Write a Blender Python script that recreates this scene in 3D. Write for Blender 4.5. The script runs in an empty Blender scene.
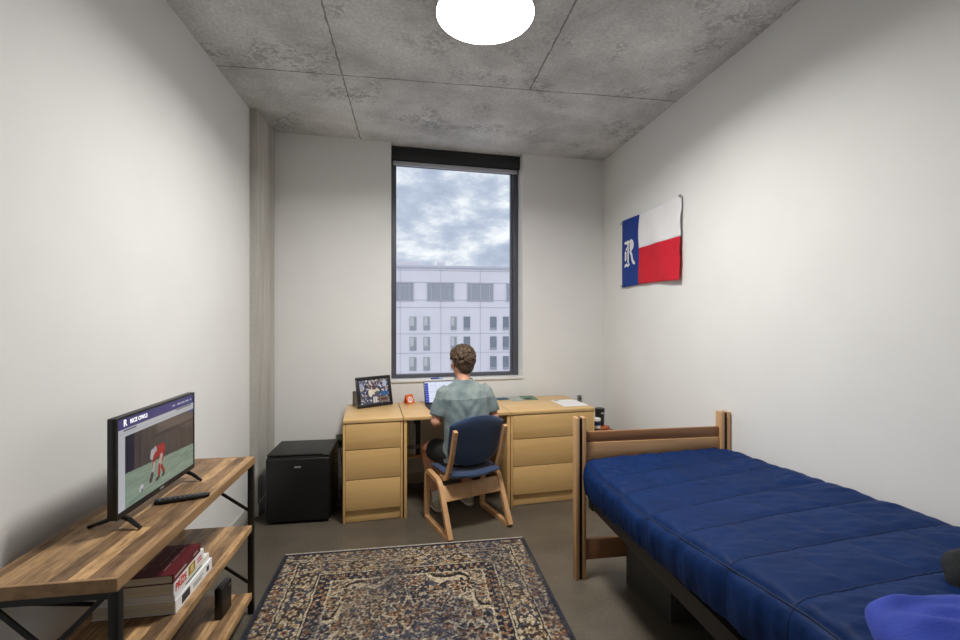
import bpy, bmesh, math, random
import numpy as np
from mathutils import Vector, Matrix, noise as mnoise
random.seed(7)
C = bpy.context.scene.collection
sc = bpy.context.scene
R = math.radians
PI = math.pi

# ------------------------------------------------------------------ camera
cam_d = bpy.data.cameras.new('camera')
cam_d.sensor_width = 36.0
cam_d.lens = 453.3 / 960 * 36.0
cam_d.shift_y = -2.6 / 960
cam_d.clip_start = 0.02
cam_d.clip_end = 500
cam = bpy.data.objects.new('camera', cam_d)
C.objects.link(cam)
YAW = math.atan(69 / 453.3)
cam.location = (0, 0, 1.5)
cam.rotation_euler = (PI / 2, 0, -YAW)
sc.camera = cam

# ------------------------------------------------------------------ light, exposure
SKY = 1.3
LAMP = 14.0
LAMP_W = 54.0
SUN = 0.9
sc.view_settings.view_transform = 'Standard'
sc.view_settings.look = 'None'
sc.view_settings.exposure = 0.0
sc.view_settings.gamma = 1.0
sc.view_settings.use_curve_mapping = False


def lin(c):
    out = []
    for v in c[:3]:
        v = v / 255.0
        out.append(v / 12.92 if v <= 0.04045 else ((v + 0.055) / 1.055) ** 2.4)
    return (out[0], out[1], out[2], 1.0)


def nnew(nt, typ, **kw):
    n = nt.nodes.new(typ)
    for k, v in kw.items():
        setattr(n, k, v)
    return n


def setramp(r, stops):
    cr = r.color_ramp
    while len(cr.elements) > 1:
        cr.elements.remove(cr.elements[-1])
    cr.elements[0].position = stops[0][0]
    cr.elements[0].color = stops[0][1]
    for p, c in stops[1:]:
        e = cr.elements.new(p)
        e.color = c


world = bpy.data.worlds.new('sky')
sc.world = world
world.use_nodes = True
wt = world.node_tree
wt.nodes.clear()
w_out = nnew(wt, 'ShaderNodeOutputWorld')
w_bg = nnew(wt, 'ShaderNodeBackground')
w_bg.inputs['Strength'].default_value = SKY
w_tc = nnew(wt, 'ShaderNodeTexCoord')
w_map = nnew(wt, 'ShaderNodeMapping')
w_map.inputs['Scale'].default_value = (4.6, 4.6, 9.0)
w_map.inputs['Location'].default_value = (1.3, 0.4, 2.1)
w_n = nnew(wt, 'ShaderNodeTexNoise')
w_n.inputs['Scale'].default_value = 2.3
w_n.inputs['Detail'].default_value = 9
w_n.inputs['Roughness'].default_value = 0.58
w_n.inputs['Distortion'].default_value = 0.1
w_r = nnew(wt, 'ShaderNodeValToRGB')
setramp(w_r, [(0.30, lin((160, 168, 185))), (0.42, lin((172, 181, 197))), (0.49, lin((189, 196, 207))),
              (0.55, lin((211, 215, 220))), (0.63, lin((231, 232, 233)))])
wt.links.new(w_tc.outputs['Generated'], w_map.inputs['Vector'])
wt.links.new(w_map.outputs['Vector'], w_n.inputs['Vector'])
wt.links.new(w_n.outputs['Fac'], w_r.inputs['Fac'])
wt.links.new(w_r.outputs['Color'], w_bg.inputs['Color'])
wt.links.new(w_bg.outputs['Background'], w_out.inputs['Surface'])

sun_d = bpy.data.lights.new('sun', 'SUN')
sun_d.energy = SUN
sun_d.angle = R(12)
sun_d.color = (1.0, 0.97, 0.94)
sun = bpy.data.objects.new('sun', sun_d)
C.objects.link(sun)
sun.location = (-10, -20, 30)
sun.rotation_euler = Vector((0.35, 0.8, -0.65)).to_track_quat('-Z', 'Y').to_euler()


# ------------------------------------------------------------------ materials
def base_mat(name):
    m = bpy.data.materials.new(name)
    m.use_nodes = True
    nt = m.node_tree
    b = nt.nodes['Principled BSDF']
    return m, nt, b


def M(name, col, rough=0.5, metal=0.0, var=0.0, scale=8.0, bump=0.0, bscale=60.0, stretch=(1, 1, 1), spec=0.5, sheen=0.0,
      detail=5.0, col2=None):
    m, nt, b = base_mat(name)
    c1 = lin(col)
    b.inputs['Base Color'].default_value = c1
    b.inputs['Roughness'].default_value = rough
    b.inputs['Metallic'].default_value = metal
    b.inputs['Specular IOR Level'].default_value = spec
    if sheen:
        b.inputs['Sheen Weight'].default_value = sheen
    if var or bump or col2:
        tc = nnew(nt, 'ShaderNodeTexCoord')
        mp = nnew(nt, 'ShaderNodeMapping')
        mp.inputs['Scale'].default_value = stretch
        nt.links.new(tc.outputs['Object'], mp.inputs['Vector'])
    if var or col2:
        n = nnew(nt, 'ShaderNodeTexNoise')
        n.inputs['Scale'].default_value = scale
        n.inputs['Detail'].default_value = detail
        nt.links.new(mp.outputs['Vector'], n.inputs['Vector'])
        r = nnew(nt, 'ShaderNodeValToRGB')
        if col2:
            a, z = c1, lin(col2)
        else:
            a = tuple(min(1, v * (1 - var)) for v in c1[:3]) + (1,)
            z = tuple(min(1, v * (1 + var)) for v in c1[:3]) + (1,)
        setramp(r, [(0.33, a), (0.67, z)])
        nt.links.new(n.outputs['Fac'], r.inputs['Fac'])
        nt.links.new(r.outputs['Color'], b.inputs['Base Color'])
    if bump:
        n2 = nnew(nt, 'ShaderNodeTexNoise')
        n2.inputs['Scale'].default_value = bscale
        n2.inputs['Detail'].default_value = 4
        nt.links.new(mp.outputs['Vector'], n2.inputs['Vector'])
        bp = nnew(nt, 'ShaderNodeBump')
        bp.inputs['Strength'].default_value = bump
        bp.inputs['Distance'].default_value = 0.01
        nt.links.new(n2.outputs['Fac'], bp.inputs['Height'])
        nt.links.new(bp.outputs['Normal'], b.inputs['Normal'])
    return m


def M_attr(name, rough=0.5, emit=0.0, spec=0.5):
    m, nt, b = base_mat(name)
    a = nnew(nt, 'ShaderNodeAttribute')
    a.attribute_name = 'Col'
    b.inputs['Roughness'].default_value = rough
    b.inputs['Specular IOR Level'].default_value = spec
    if emit:
        b.inputs['Base Color'].default_value = (0.01, 0.01, 0.012, 1)
        nt.links.new(a.outputs['Color'], b.inputs['Emission Color'])
        b.inputs['Emission Strength'].default_value = emit
    else:
        nt.links.new(a.outputs['Color'], b.inputs['Base Color'])
    return m


def M_emit(name, col, strength):
    m, nt, b = base_mat(name)
    b.inputs['Base Color'].default_value = (0.8, 0.8, 0.8, 1)
    b.inputs['Emission Color'].default_value = lin(col)
    b.inputs['Emission Strength'].default_value = strength
    return m


def M_glass(name):
    m, nt, b = base_mat(name)
    nt.nodes.remove(b)
    out = nt.nodes['Material Output']
    t = nnew(nt, 'ShaderNodeBsdfTransparent')
    t.inputs['Color'].default_value = (0.96, 0.975, 0.99, 1)
    g = nnew(nt, 'ShaderNodeBsdfGlossy')
    g.inputs['Roughness'].default_value = 0.3
    lw = nnew(nt, 'ShaderNodeFresnel')
    lw.inputs['IOR'].default_value = 1.08
    mx = nnew(nt, 'ShaderNodeMixShader')
    nt.links.new(lw.outputs['Fac'], mx.inputs['Fac'])
    nt.links.new(t.outputs['BSDF'], mx.inputs[1])
    nt.links.new(g.outputs['BSDF'], mx.inputs[2])
    nt.links.new(mx.outputs['Shader'], out.inputs['Surface'])
    return m


def M_wood(name, ca, cb, axis=2, rough=0.4, grain=14.0, spec=0.4):
    """fine straight grain running along one object axis"""
    m, nt, b = base_mat(name)
    tc = nnew(nt, 'ShaderNodeTexCoord')
    mp = nnew(nt, 'ShaderNodeMapping')
    s = [grain, grain, grain]
    s[axis] = grain * 0.07
    mp.inputs['Scale'].default_value = s
    n = nnew(nt, 'ShaderNodeTexNoise')
    n.inputs['Scale'].default_value = 1.0
    n.inputs['Detail'].default_value = 7
    n.inputs['Roughness'].default_value = 0.6
    n.inputs['Distortion'].default_value = 0.4
    r = nnew(nt, 'ShaderNodeValToRGB')
    setramp(r, [(0.3, lin(ca)), (0.7, lin(cb))])
    nt.links.new(tc.outputs['Object'], mp.inputs['Vector'])
    nt.links.new(mp.outputs['Vector'], n.inputs['Vector'])
    nt.links.new(n.outputs['Fac'], r.inputs['Fac'])
    nt.links.new(r.outputs['Color'], b.inputs['Base Color'])
    b.inputs['Roughness'].default_value = rough
    b.inputs['Specular IOR Level'].default_value = spec
    return m


def math_node(nt, op, a, b=None):
    n = nnew(nt, 'ShaderNodeMath', operation=op)
    for i, v in enumerate((a, b)):
        if v is None:
            continue
        if isinstance(v, (int, float)):
            n.inputs[i].default_value = v
        else:
            nt.links.new(v, n.inputs[i])
    return n.outputs[0]


def mixc(nt, fac, a, b, blend='MIX'):
    n = nnew(nt, 'ShaderNodeMix', data_type='RGBA', blend_type=blend)
    if isinstance(fac, (int, float)):
        n.inputs[0].default_value = fac
    else:
        nt.links.new(fac, n.inputs[0])
    for idx, v in ((6, a), (7, b)):
        if isinstance(v, tuple):
            n.inputs[idx].default_value = v
        else:
            nt.links.new(v, n.inputs[idx])
    return n.outputs[2]


def M_planks(name):
    """reclaimed boards running along Y, each board its own tone"""
    m, nt, b = base_mat(name)
    tc = nnew(nt, 'ShaderNodeTexCoord')
    sep = nnew(nt, 'ShaderNodeSeparateXYZ')
    nt.links.new(tc.outputs['Object'], sep.inputs[0])
    x, y, z = sep.outputs[0], sep.outputs[1], sep.outputs[2]
    row = math_node(nt, 'FLOOR', math_node(nt, 'MULTIPLY', math_node(nt, 'ADD', x, 5.0), 21.0))
    wn1 = nnew(nt, 'ShaderNodeTexWhiteNoise', noise_dimensions='1D')
    nt.links.new(row, wn1.inputs['W'])
    ysh = math_node(nt, 'ADD', math_node(nt, 'MULTIPLY', y, 2.4), math_node(nt, 'MULTIPLY', wn1.outputs['Value'], 7.0))
    seg = math_node(nt, 'FLOOR', ysh)
    cmb = nnew(nt, 'ShaderNodeCombineXYZ')
    nt.links.new(row, cmb.inputs[0])
    nt.links.new(seg, cmb.inputs[1])
    wn = nnew(nt, 'ShaderNodeTexWhiteNoise', noise_dimensions='3D')
    nt.links.new(cmb.outputs[0], wn.inputs['Vector'])
    r = nnew(nt, 'ShaderNodeValToRGB')
    setramp(r, [(0.0, lin((112, 86, 62))), (0.25, lin((138, 108, 77))), (0.5, lin((158, 125, 89))), (0.75, lin((178, 143, 102))),
                (1.0, lin((202, 163, 115)))])
    nt.links.new(wn.outputs['Value'], r.inputs['Fac'])
    mp = nnew(nt, 'ShaderNodeMapping')
    mp.inputs['Scale'].default_value = (80, 7, 80)
    nt.links.new(tc.outputs['Object'], mp.inputs['Vector'])
    n = nnew(nt, 'ShaderNodeTexNoise')
    n.inputs['Scale'].default_value = 1.0
    n.inputs['Detail'].default_value = 8
    n.inputs['Roughness'].default_value = 0.65
    n.inputs['Distortion'].default_value = 0.6
    nt.links.new(mp.outputs['Vector'], n.inputs['Vector'])
    r2 = nnew(nt, 'ShaderNodeValToRGB')
    setramp(r2, [(0.30, (0.34, 0.31, 0.29, 1)), (0.50, (0.92, 0.92, 0.92, 1)), (0.72, (1.25, 1.25, 1.25, 1))])
    nt.links.new(n.outputs['Fac'], r2.inputs['Fac'])
    c = mixc(nt, 0.85, r.outputs['Color'], r2.outputs['Color'], 'MULTIPLY')
    n3 = nnew(nt, 'ShaderNodeTexNoise')
    n3.inputs['Scale'].default_value = 1
    n3.inputs['Detail'].default_value = 8
    n3.inputs['Roughness'].default_value = 0.7
    mp3 = nnew(nt, 'ShaderNodeMapping')
    mp3.inputs['Scale'].default_value = (26, 9, 26)
    nt.links.new(tc.outputs['Object'], mp3.inputs['Vector'])
    nt.links.new(mp3.outputs['Vector'], n3.inputs['Vector'])
    r3 = nnew(nt, 'ShaderNodeValToRGB')
    setramp(r3, [(0.36, (0.5, 0.48, 0.46, 1)), (0.52, (1, 1, 1, 1)), (0.68, (1.22, 1.22, 1.22, 1))])
    nt.links.new(n3.outputs['Fac'], r3.inputs['Fac'])
    c = mixc(nt, 0.8, c, r3.outputs['Color'], 'MULTIPLY')
    nt.links.new(c, b.inputs['Base Color'])
    b.inputs['Roughness'].default_value = 0.5
    b.inputs['Specular IOR Level'].default_value = 0.35
    return m


def M_concrete(name, dark, light, seams=(), rough=0.8, blotch=True, stretch=(1, 1, 1), bump=0.25):
    m, nt, b = base_mat(name)
    tc = nnew(nt, 'ShaderNodeTexCoord')
    mp = nnew(nt, 'ShaderNodeMapping')
    mp.inputs['Scale'].default_value = stretch
    nt.links.new(tc.outputs['Object'], mp.inputs['Vector'])
    n = nnew(nt, 'ShaderNodeTexNoise')
    n.inputs['Scale'].default_value = 1.7
    n.inputs['Detail'].default_value = 10
    n.inputs['Roughness'].default_value = 0.62
    nt.links.new(mp.outputs['Vector'], n.inputs['Vector'])
    r = nnew(nt, 'ShaderNodeValToRGB')
    setramp(r, [(0.3, lin(dark)), (0.7, lin(light))])
    nt.links.new(n.outputs['Fac'], r.inputs['Fac'])
    col = r.outputs['Color']
    n2 = nnew(nt, 'ShaderNodeTexNoise')
    n2.inputs['Scale'].default_value = 55
    n2.inputs['Detail'].default_value = 3
    nt.links.new(mp.outputs['Vector'], n2.inputs['Vector'])
    r2 = nnew(nt, 'ShaderNodeValToRGB')
    setramp(r2, [(0.3, (0.86, 0.86, 0.86, 1)), (0.7, (1.1, 1.1, 1.1, 1))])
    nt.links.new(n2.outputs['Fac'], r2.inputs['Fac'])
    col = mixc(nt, 1.0, col, r2.outputs['Color'], 'MULTIPLY')
    if blotch:
        # cloudy water stains: patches of cellular speckle
        n3 = nnew(nt, 'ShaderNodeTexNoise')
        n3.inputs['Scale'].default_value = 2.6
        n3.inputs['Detail'].default_value = 2
        nt.links.new(mp.outputs['Vector'], n3.inputs['Vector'])
        n4 = nnew(nt, 'ShaderNodeTexNoise')
        n4.inputs['Scale'].default_value = 24
        n4.inputs['Detail'].default_value = 3
        n4.inputs['Distortion'].default_value = 1.2
        nt.links.new(mp.outputs['Vector'], n4.inputs['Vector'])
        ra = nnew(nt, 'ShaderNodeValToRGB')
        setramp(ra, [(0.53, (0, 0, 0, 1)), (0.62, (1, 1, 1, 1))])
        nt.links.new(n3.outputs['Fac'], ra.inputs['Fac'])
        rb = nnew(nt, 'ShaderNodeValToRGB')
        setramp(rb, [(0.47, (0, 0, 0, 1)), (0.56, (1, 1, 1, 1))])
        nt.links.new(n4.outputs['Fac'], rb.inputs['Fac'])
        f = math_node(nt, 'MULTIPLY', math_node(nt, 'MULTIPLY', ra.outputs['Color'], rb.outputs['Color']), 0.42)
        col = mixc(nt, f, col, lin(tuple(int(v * 0.62) for v in dark)))
    h = n2.outputs['Fac']
    if seams:
        sep = nnew(nt, 'ShaderNodeSeparateXYZ')
        nt.links.new(tc.outputs['Object'], sep.inputs[0])
        nz = nnew(nt, 'ShaderNodeTexNoise')
        nz.inputs['Scale'].default_value = 14
        nt.links.new(tc.outputs['Object'], nz.inputs['Vector'])
        wob = math_node(nt, 'MULTIPLY', math_node(nt, 'SUBTRACT', nz.outputs['Fac'], 0.5), 0.016)
        tot = None
        for ax, p, lim in seams:
            d = math_node(nt, 'ABSOLUTE', math_node(nt, 'ADD', math_node(nt, 'SUBTRACT', sep.outputs[ax], p), wob))
            wd = math_node(nt, 'MULTIPLY', nz.outputs['Fac'], 0.010)
            l = math_node(nt, 'LESS_THAN', d, wd)
            if lim is not None:
                l = math_node(nt, 'MULTIPLY', l, math_node(nt, 'LESS_THAN', sep.outputs[1], lim))
            tot = l if tot is None else math_node(nt, 'MAXIMUM', tot, l)
        col = mixc(nt, math_node(nt, 'MULTIPLY', tot, 0.62), col, lin((52, 51, 48)))
    nt.links.new(col, b.inputs['Base Color'])
    b.inputs['Roughness'].default_value = rough
    b.inputs['Specular IOR Level'].default_value = 0.3
    bp = nnew(nt, 'ShaderNodeBump')
    bp.inputs['Strength'].default_value = bump
    bp.inputs['Distance'].default_value = 0.006
    nt.links.new(h, bp.inputs['Height'])
    nt.links.new(bp.outputs['Normal'], b.inputs['Normal'])
    return m


MT = {}
MT['wall'] = M('wall_paint', (232, 232, 230), 0.75, var=0.015, scale=3, bump=0.04, bscale=220, spec=0.25)
MT['ceiling'] = M_concrete('ceiling_concrete', (178, 179, 178), (236, 237, 236), seams=((0, -0.44, None), (0, 0.81, 3.04), (1, 3.04, None)))
MT['column'] = M_concrete('column_concrete', (172, 169, 162), (204, 201, 194), blotch=False, stretch=(6, 6, 0.7))
MT['floor'] = M_concrete('floor_concrete', (74, 68, 59), (104, 96, 84), rough=0.34, bump=0.02, blotch=False)
MT['floor'].node_tree.nodes['Principled BSDF'].inputs['Specular IOR Level'].default_value = 0.45
MT['baseboard'] = M('baseboard_grey', (196, 194, 188), 0.55)
MT['frame'] = M('window_frame', (82, 84, 94), 0.45, var=0.05)
MT['glass'] = M_glass('window_glass')
MT['sill'] = M('sill_white', (228, 227, 223), 0.4)
MT['blind'] = M('blind_box', (34, 35, 37), 0.6, var=0.06)
MT['blindbar'] = M('blind_bar', (190, 192, 200), 0.45)
MT['maple'] = M_wood('maple_laminate', (206, 166, 108), (219, 182, 124), axis=0, rough=0.42)
MT['maple_top'] = M_wood('maple_top', (206, 168, 114), (219, 184, 130), axis=0, rough=0.35)
MT['gap'] = M('painted_gap_shade', (40, 32, 22), 0.9)
MT['chairwood'] = M_wood('chair_beech', (188, 143, 100), (210, 167, 122), axis=2, rough=0.42, grain=20)
MT['bedwood'] = M_wood('bed_oak', (180, 140, 100), (203, 164, 120), axis=2, rough=0.45, grain=22)
MT['bedwood_h'] = M_wood('bed_oak_rail', (178, 137, 97), (200, 160, 118), axis=0, rough=0.45, grain=22)
MT['bedwood_d'] = M_wood('bed_oak_dark_rail', (134, 94, 62), (156, 113, 78), axis=0, rough=0.45, grain=22)
MT['planks'] = M_planks('reclaimed_planks')
MT['edgewood'] = M_wood('edge_band_wood', (128, 98, 68), (168, 134, 96), axis=1, rough=0.5, grain=30)
MT['blackmetal'] = M('black_metal', (26, 26, 27), 0.45, metal=0.3)
MT['blackplastic'] = M('black_plastic', (20, 20, 21), 0.4)
MT['fridge'] = M('fridge_black', (12, 12, 13), 0.42, bump=0.06, bscale=300)
MT['fridgetop'] = M('fridge_top', (34, 33, 32), 0.5, bump=0.08, bscale=300)
MT['silver'] = M('silver', (190, 190, 192), 0.3, metal=0.8)
MT['chairblue'] = M('chair_blue_fabric', (30, 54, 88), 0.85, var=0.12, scale=160, bump=0.2, bscale=400, sheen=0.25)
MT['quilt'] = M('quilt_navy', (6, 38, 86), 0.6, var=0.10, scale=6, bump=0.12, bscale=90, sheen=0.0, spec=0.16)
MT['stitch'] = M('stitch_thread', (8, 26, 60), 0.8)
MT['royal'] = M('royal_plush', (30, 56, 158), 0.8, var=0.1, scale=10, sheen=0.08, bump=0.2, bscale=200)
MT['darkcush'] = M('dark_cushion', (24, 28, 30), 0.85, bump=0.2, bscale=200)
MT['boxgrey'] = M('storage_grey', (62, 60, 57), 0.6, var=0.04)
MT['skin'] = M('skin', (206, 152, 124), 0.5, var=0.05, scale=14)
MT['hair'] = M('hair_brown', (40, 29, 21), 0.6, var=0.0, scale=70, col2=(98, 76, 56), spec=0.4)
MT['shirt'] = M('shirt_tie_dye', (80, 98, 106), 0.9, scale=11, col2=(130, 144, 143), sheen=0.2, bump=0.15, bscale=260)
MT['shorts'] = M('shorts_black', (24, 25, 28), 0.85)
MT['sock'] = M('sock_white', (222, 220, 214), 0.9)
MT['shoe'] = M('shoe_cream', (188, 180, 160), 0.75, var=0.06)
MT['sole'] = M('sole', (220, 214, 198), 0.7)
MT['white'] = M('paper_white', (236, 236, 236), 0.7)
MT['pages'] = M('pages_cream', (214, 204, 182), 0.85, var=0.12, scale=4, stretch=(1, 1, 120))
MT['maroon'] = M('maroon_cover', (92, 24, 34), 0.45, var=0.06)
MT['red'] = M('flag_red', (206, 20, 44), 0.8, bump=0.05, bscale=250)
MT['flagwhite'] = M('flag_white', (236, 236, 238), 0.8, bump=0.05, bscale=250)
MT['flagblue'] = M('flag_blue', (18, 56, 140), 0.8, bump=0.05, bscale=250)
MT['redink'] = M('red_ink', (206, 44, 30), 0.6)
MT['gold'] = M('gold_ink', (176, 140, 34), 0.55)
MT['greyink'] = M('grey_ink', (120, 120, 122), 0.7)
MT['darkink'] = M('dark_ink', (46, 52, 58), 0.6)
MT['orange'] = M('orange_card', (226, 106, 46), 0.6)
MT['navy'] = M('navy', (24, 34, 78), 0.45)
MT['green'] = M('green_print', (92, 128, 104), 0.5, var=0.2, scale=30)
MT['greyprint'] = M('grey_print', (166, 172, 166), 0.5, var=0.25, scale=40)
MT['olive'] = M('olive_spine', (226, 210, 84), 0.6)
MT['bluegrey'] = M('bluegrey_spine', (186, 190, 196), 0.6)
MT['brown'] = M_wood('brown_table', (112, 70, 40), (142, 94, 58), axis=0)
MT['tumbler'] = M('tumbler', (34, 40, 46), 0.35, metal=0.2)
MT['facade'] = M('facade_panels', (222, 219, 225), 0.8, var=0.03, scale=0.25)
MT['joint'] = M('facade_joint', (194, 194, 204), 0.8)
MT['bwin'] = M('facade_glass', (156, 160, 166), 0.35, var=0.12, scale=0.6)
MT['bwin_d'] = M('facade_glass_dark', (126, 132, 143), 0.3, var=0.1, scale=0.6)
MT['blouvre'] = M('facade_louvre', (158, 162, 170), 0.6)
MT['bcurtain'] = M('facade_curtain', (198, 198, 198), 0.8)
MT['plate'] = M('plate_grey', (120, 124, 118), 0.5)
MT['attr'] = M_attr('printed_picture', 0.35)
MT['rug'] = M_attr('rug_pile', 0.95, spec=0.1)
MT['tvscreen'] = M_attr('tv_screen', 0.15, emit=0.62)
MT['laptopscreen'] = M_attr('laptop_screen', 0.2, emit=0.95)
MT['tvtext'] = M_emit('tv_text', (240, 240, 245), 0.75)
MT['lamp'] = M_emit('lamp_diffuser', (255, 253, 248), LAMP)
MT['lamprim'] = M('lamp_rim', (220, 218, 214), 0.5)


# ------------------------------------------------------------------ mesh helpers
def obj(name, bm, mat, parent=None, smooth=35, loc=None, rot=None):
    me = bpy.data.meshes.new(name)
    if isinstance(bm, bpy.types.Mesh):
        me = bm
        me.name = name
    else:
        bmesh.ops.recalc_face_normals(bm, faces=bm.faces)
        bm.to_mesh(me)
        bm.free()
    mats = mat if isinstance(mat, (list, tuple)) else [mat]
    if not len(me.materials):
        for x in mats:
            me.materials.append(x)
    if smooth and len(me.polygons):
        me.shade_smooth()
        me.set_sharp_from_angle(angle=R(smooth))
    o = bpy.data.objects.new(name, me)
    C.objects.link(o)
    if parent:
        o.parent = parent
    if loc:
        o.location = loc
    if rot:
        o.rotation_euler = rot
    return o


def tag(o, label=None, cat=None, group=None, kind=None):
    if label:
        o['label'] = label
    if cat:
        o['category'] = cat
    if group:
        o['group'] = group
    if kind:
        o['kind'] = kind
    return o


def thing(name, label, cat, loc=(0, 0, 0), rotz=0.0, group=None):
    o = bpy.data.objects.new(name, None)
    o.empty_display_size = 0.05
    C.objects.link(o)
    o.location = loc
    o.rotation_euler = (0, 0, rotz)
    return tag(o, label, cat, group)


def struct(name, bm, mat, parent=None, loc=None, rot=None, smooth=35):
    o = obj(name, bm, mat, parent, loc=loc, rot=rot, smooth=smooth)
    if not parent:
        o['kind'] = 'structure'
    return o


def box(bm, x0, x1, y0, y1, z0, z1, bev=0.0, seg=2, mi=0, mat=None):
    ret = bmesh.ops.create_cube(bm, size=1.0)
    vs = ret['verts']
    mtx = Matrix.Translation(((x0 + x1) / 2, (y0 + y1) / 2, (z0 + z1) / 2)) @ Matrix.Diagonal((x1 - x0, y1 - y0, z1 - z0, 1))
    if mat is not None:
        mtx = mat @ mtx
    bmesh.ops.transform(bm, matrix=mtx, verts=vs)
    fs = set(f for v in vs for f in v.link_faces)
    for f in fs:
        f.material_index = mi
    if bev > 0:
        es = list(set(e for v in vs for e in v.link_edges))
        rb = bmesh.ops.bevel(bm, geom=es, offset=bev, segments=seg, profile=0.5, affect='EDGES')
        for f in rb['faces']:
            f.material_index = mi
    return bm


def bx(x0, x1, y0, y1, z0, z1, bev=0.0, seg=2):
    return box(bmesh.new(), x0, x1, y0, y1, z0, z1, bev, seg)


def frames(pts):
    pts = [Vector(p) for p in pts]
    ts = []
    for i in range(len(pts)):
        a = pts[max(0, i - 1)]
        b = pts[min(len(pts) - 1, i + 1)]
        ts.append((b - a).normalized())
    up = Vector((0, 0, 1)) if abs(ts[0].z) < 0.9 else Vector((1, 0, 0))
    n = (up - ts[0] * up.dot(ts[0])).normalized()
    out = []
    for i, t in enumerate(ts):
        n = (n - t * n.dot(t))
        n.normalize()
        out.append((pts[i], t, n, t.cross(n)))
    return out


def tube(bm, pts, r, seg=10, cap=True, round_ends=False):
    fr = frames(pts)
    if not isinstance(r, (list, tuple)):
        r = [r] * len(pts)
    if round_ends:
        f0, f1 = fr[0], fr[-1]
        pre, post = [], []
        for k in (0.05, 0.4, 0.75):
            a = k * PI / 2
            pre.append(((f0[0] - f0[1] * r[0] * math.cos(a), f0[1], f0[2], f0[3]), r[0] * math.sin(a)))
            post.append(((f1[0] + f1[1] * r[-1] * math.cos(a), f1[1], f1[2], f1[3]), r[-1] * math.sin(a)))
        fr = [p[0] for p in pre] + fr + [p[0] for p in reversed(post)]
        r = [p[1] for p in pre] + list(r) + [p[1] for p in reversed(post)]
    rings = []
    for (p, t, n, b), rr in zip(fr, r):
        rings.append([bm.verts.new(p + (n * math.cos(2 * PI * k / seg) + b * math.sin(2 * PI * k / seg)) * rr) for k in range(seg)])
    for i in range(len(rings) - 1):
        for k in range(seg):
            bm.faces.new((rings[i][k], rings[i][(k + 1) % seg], rings[i + 1][(k + 1) % seg], rings[i + 1][k]))
    if cap:
        bm.faces.new(list(reversed(rings[0])))
        bm.faces.new(rings[-1])
    return bm


def sweep(bm, pts, nrm, w, t):
    """rectangular bar along a planar path; w across the plane normal, t inside the plane"""
    pts = [Vector(p) for p in pts]
    nrm = Vector(nrm).normalized()
    rings = []
    for i, p in enumerate(pts):
        a = (p - pts[i - 1]).normalized() if i > 0 else None
        b = (pts[i + 1] - p).normalized() if i < len(pts) - 1 else None
        if a is None:
            tn, s = b, 1.0
        elif b is None:
            tn, s = a, 1.0
        else:
            tn = (a + b).normalized()
            s = 1.0 / max(0.5, tn.dot(a))
        side = nrm.cross(tn).normalized() * (t / 2 * s)
        rings.append([bm.verts.new(p + nrm * (w / 2 * sx) + side * sy) for sx, sy in ((1, 1), (-1, 1), (-1, -1), (1, -1))])
    for i in range(len(rings) - 1):
        for k in range(4):
            bm.faces.new((rings[i][k], rings[i][(k + 1) % 4], rings[i + 1][(k + 1) % 4], rings[i + 1][k]))
    bm.faces.new(list(reversed(rings[0])))
    bm.faces.new(rings[-1])
    return bm


def fillet(pts, rads, seg=6):
    """round the inner corners of a polyline"""
    pts = [Vector(p) for p in pts]
    out = [pts[0]]
    for i in range(1, len(pts) - 1):
        r = rads[i - 1]
        a = (pts[i - 1] - pts[i]).normalized()
        b = (pts[i + 1] - pts[i]).normalized()
        p0, p2 = pts[i] + a * r, pts[i] + b * r
        for k in range(seg + 1):
            t = k / seg
            out.append(p0 * (1 - t) ** 2 + pts[i] * 2 * t * (1 - t) + p2 * t * t)
    out.append(pts[-1])
    return out


def lathe(bm, prof, seg=24, centre=(0, 0, 0)):
    cx, cy, cz = centre
    rings = []
    for r, z in prof:
        if r < 1e-5:
            rings.append([bm.verts.new((cx, cy, cz + z))])
        else:
            rings.append([bm.verts.new((cx + r * math.cos(2 * PI * k / seg), cy + r * math.sin(2 * PI * k / seg), cz + z)) for k in range(seg)])
    for a, b in zip(rings[:-1], rings[1:]):
        for k in range(seg):
            q = (k + 1) % seg
            if len(a) == 1 and len(b) == 1:
                continue
            if len(a) == 1:
                bm.faces.new((a[0], b[q], b[k]))
            elif len(b) == 1:
                bm.faces.new((a[k], a[q], b[0]))
            else:
                bm.faces.new((a[k], a[q], b[q], b[k]))
    return bm


def prism(bm, poly, fn, d):
    """polygon (2D) mapped through fn(x, y, h) at h=0 and h=d"""
    lo = [bm.verts.new(fn(x, y, 0)) for x, y in poly]
    hi = [bm.verts.new(fn(x, y, d)) for x, y in poly]
    n = len(poly)
    bm.faces.new(lo[::-1])
    bm.faces.new(hi)
    for k in range(n):
        bm.faces.new((lo[k], lo[(k + 1) % n], hi[(k + 1) % n], hi[k]))
    return bm


def ellipsoid(bm, c, r, rot=None, u=20, v=14):
    ret = bmesh.ops.create_uvsphere(bm, u_segments=u, v_segments=v, radius=1.0)
    m = Matrix.Translation(c) @ (rot.to_4x4() if rot else Matrix.Identity(4)) @ Matrix.Diagonal((r[0], r[1], r[2], 1))
    bmesh.ops.transform(bm, matrix=m, verts=ret['verts'])
    return bm


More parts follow.
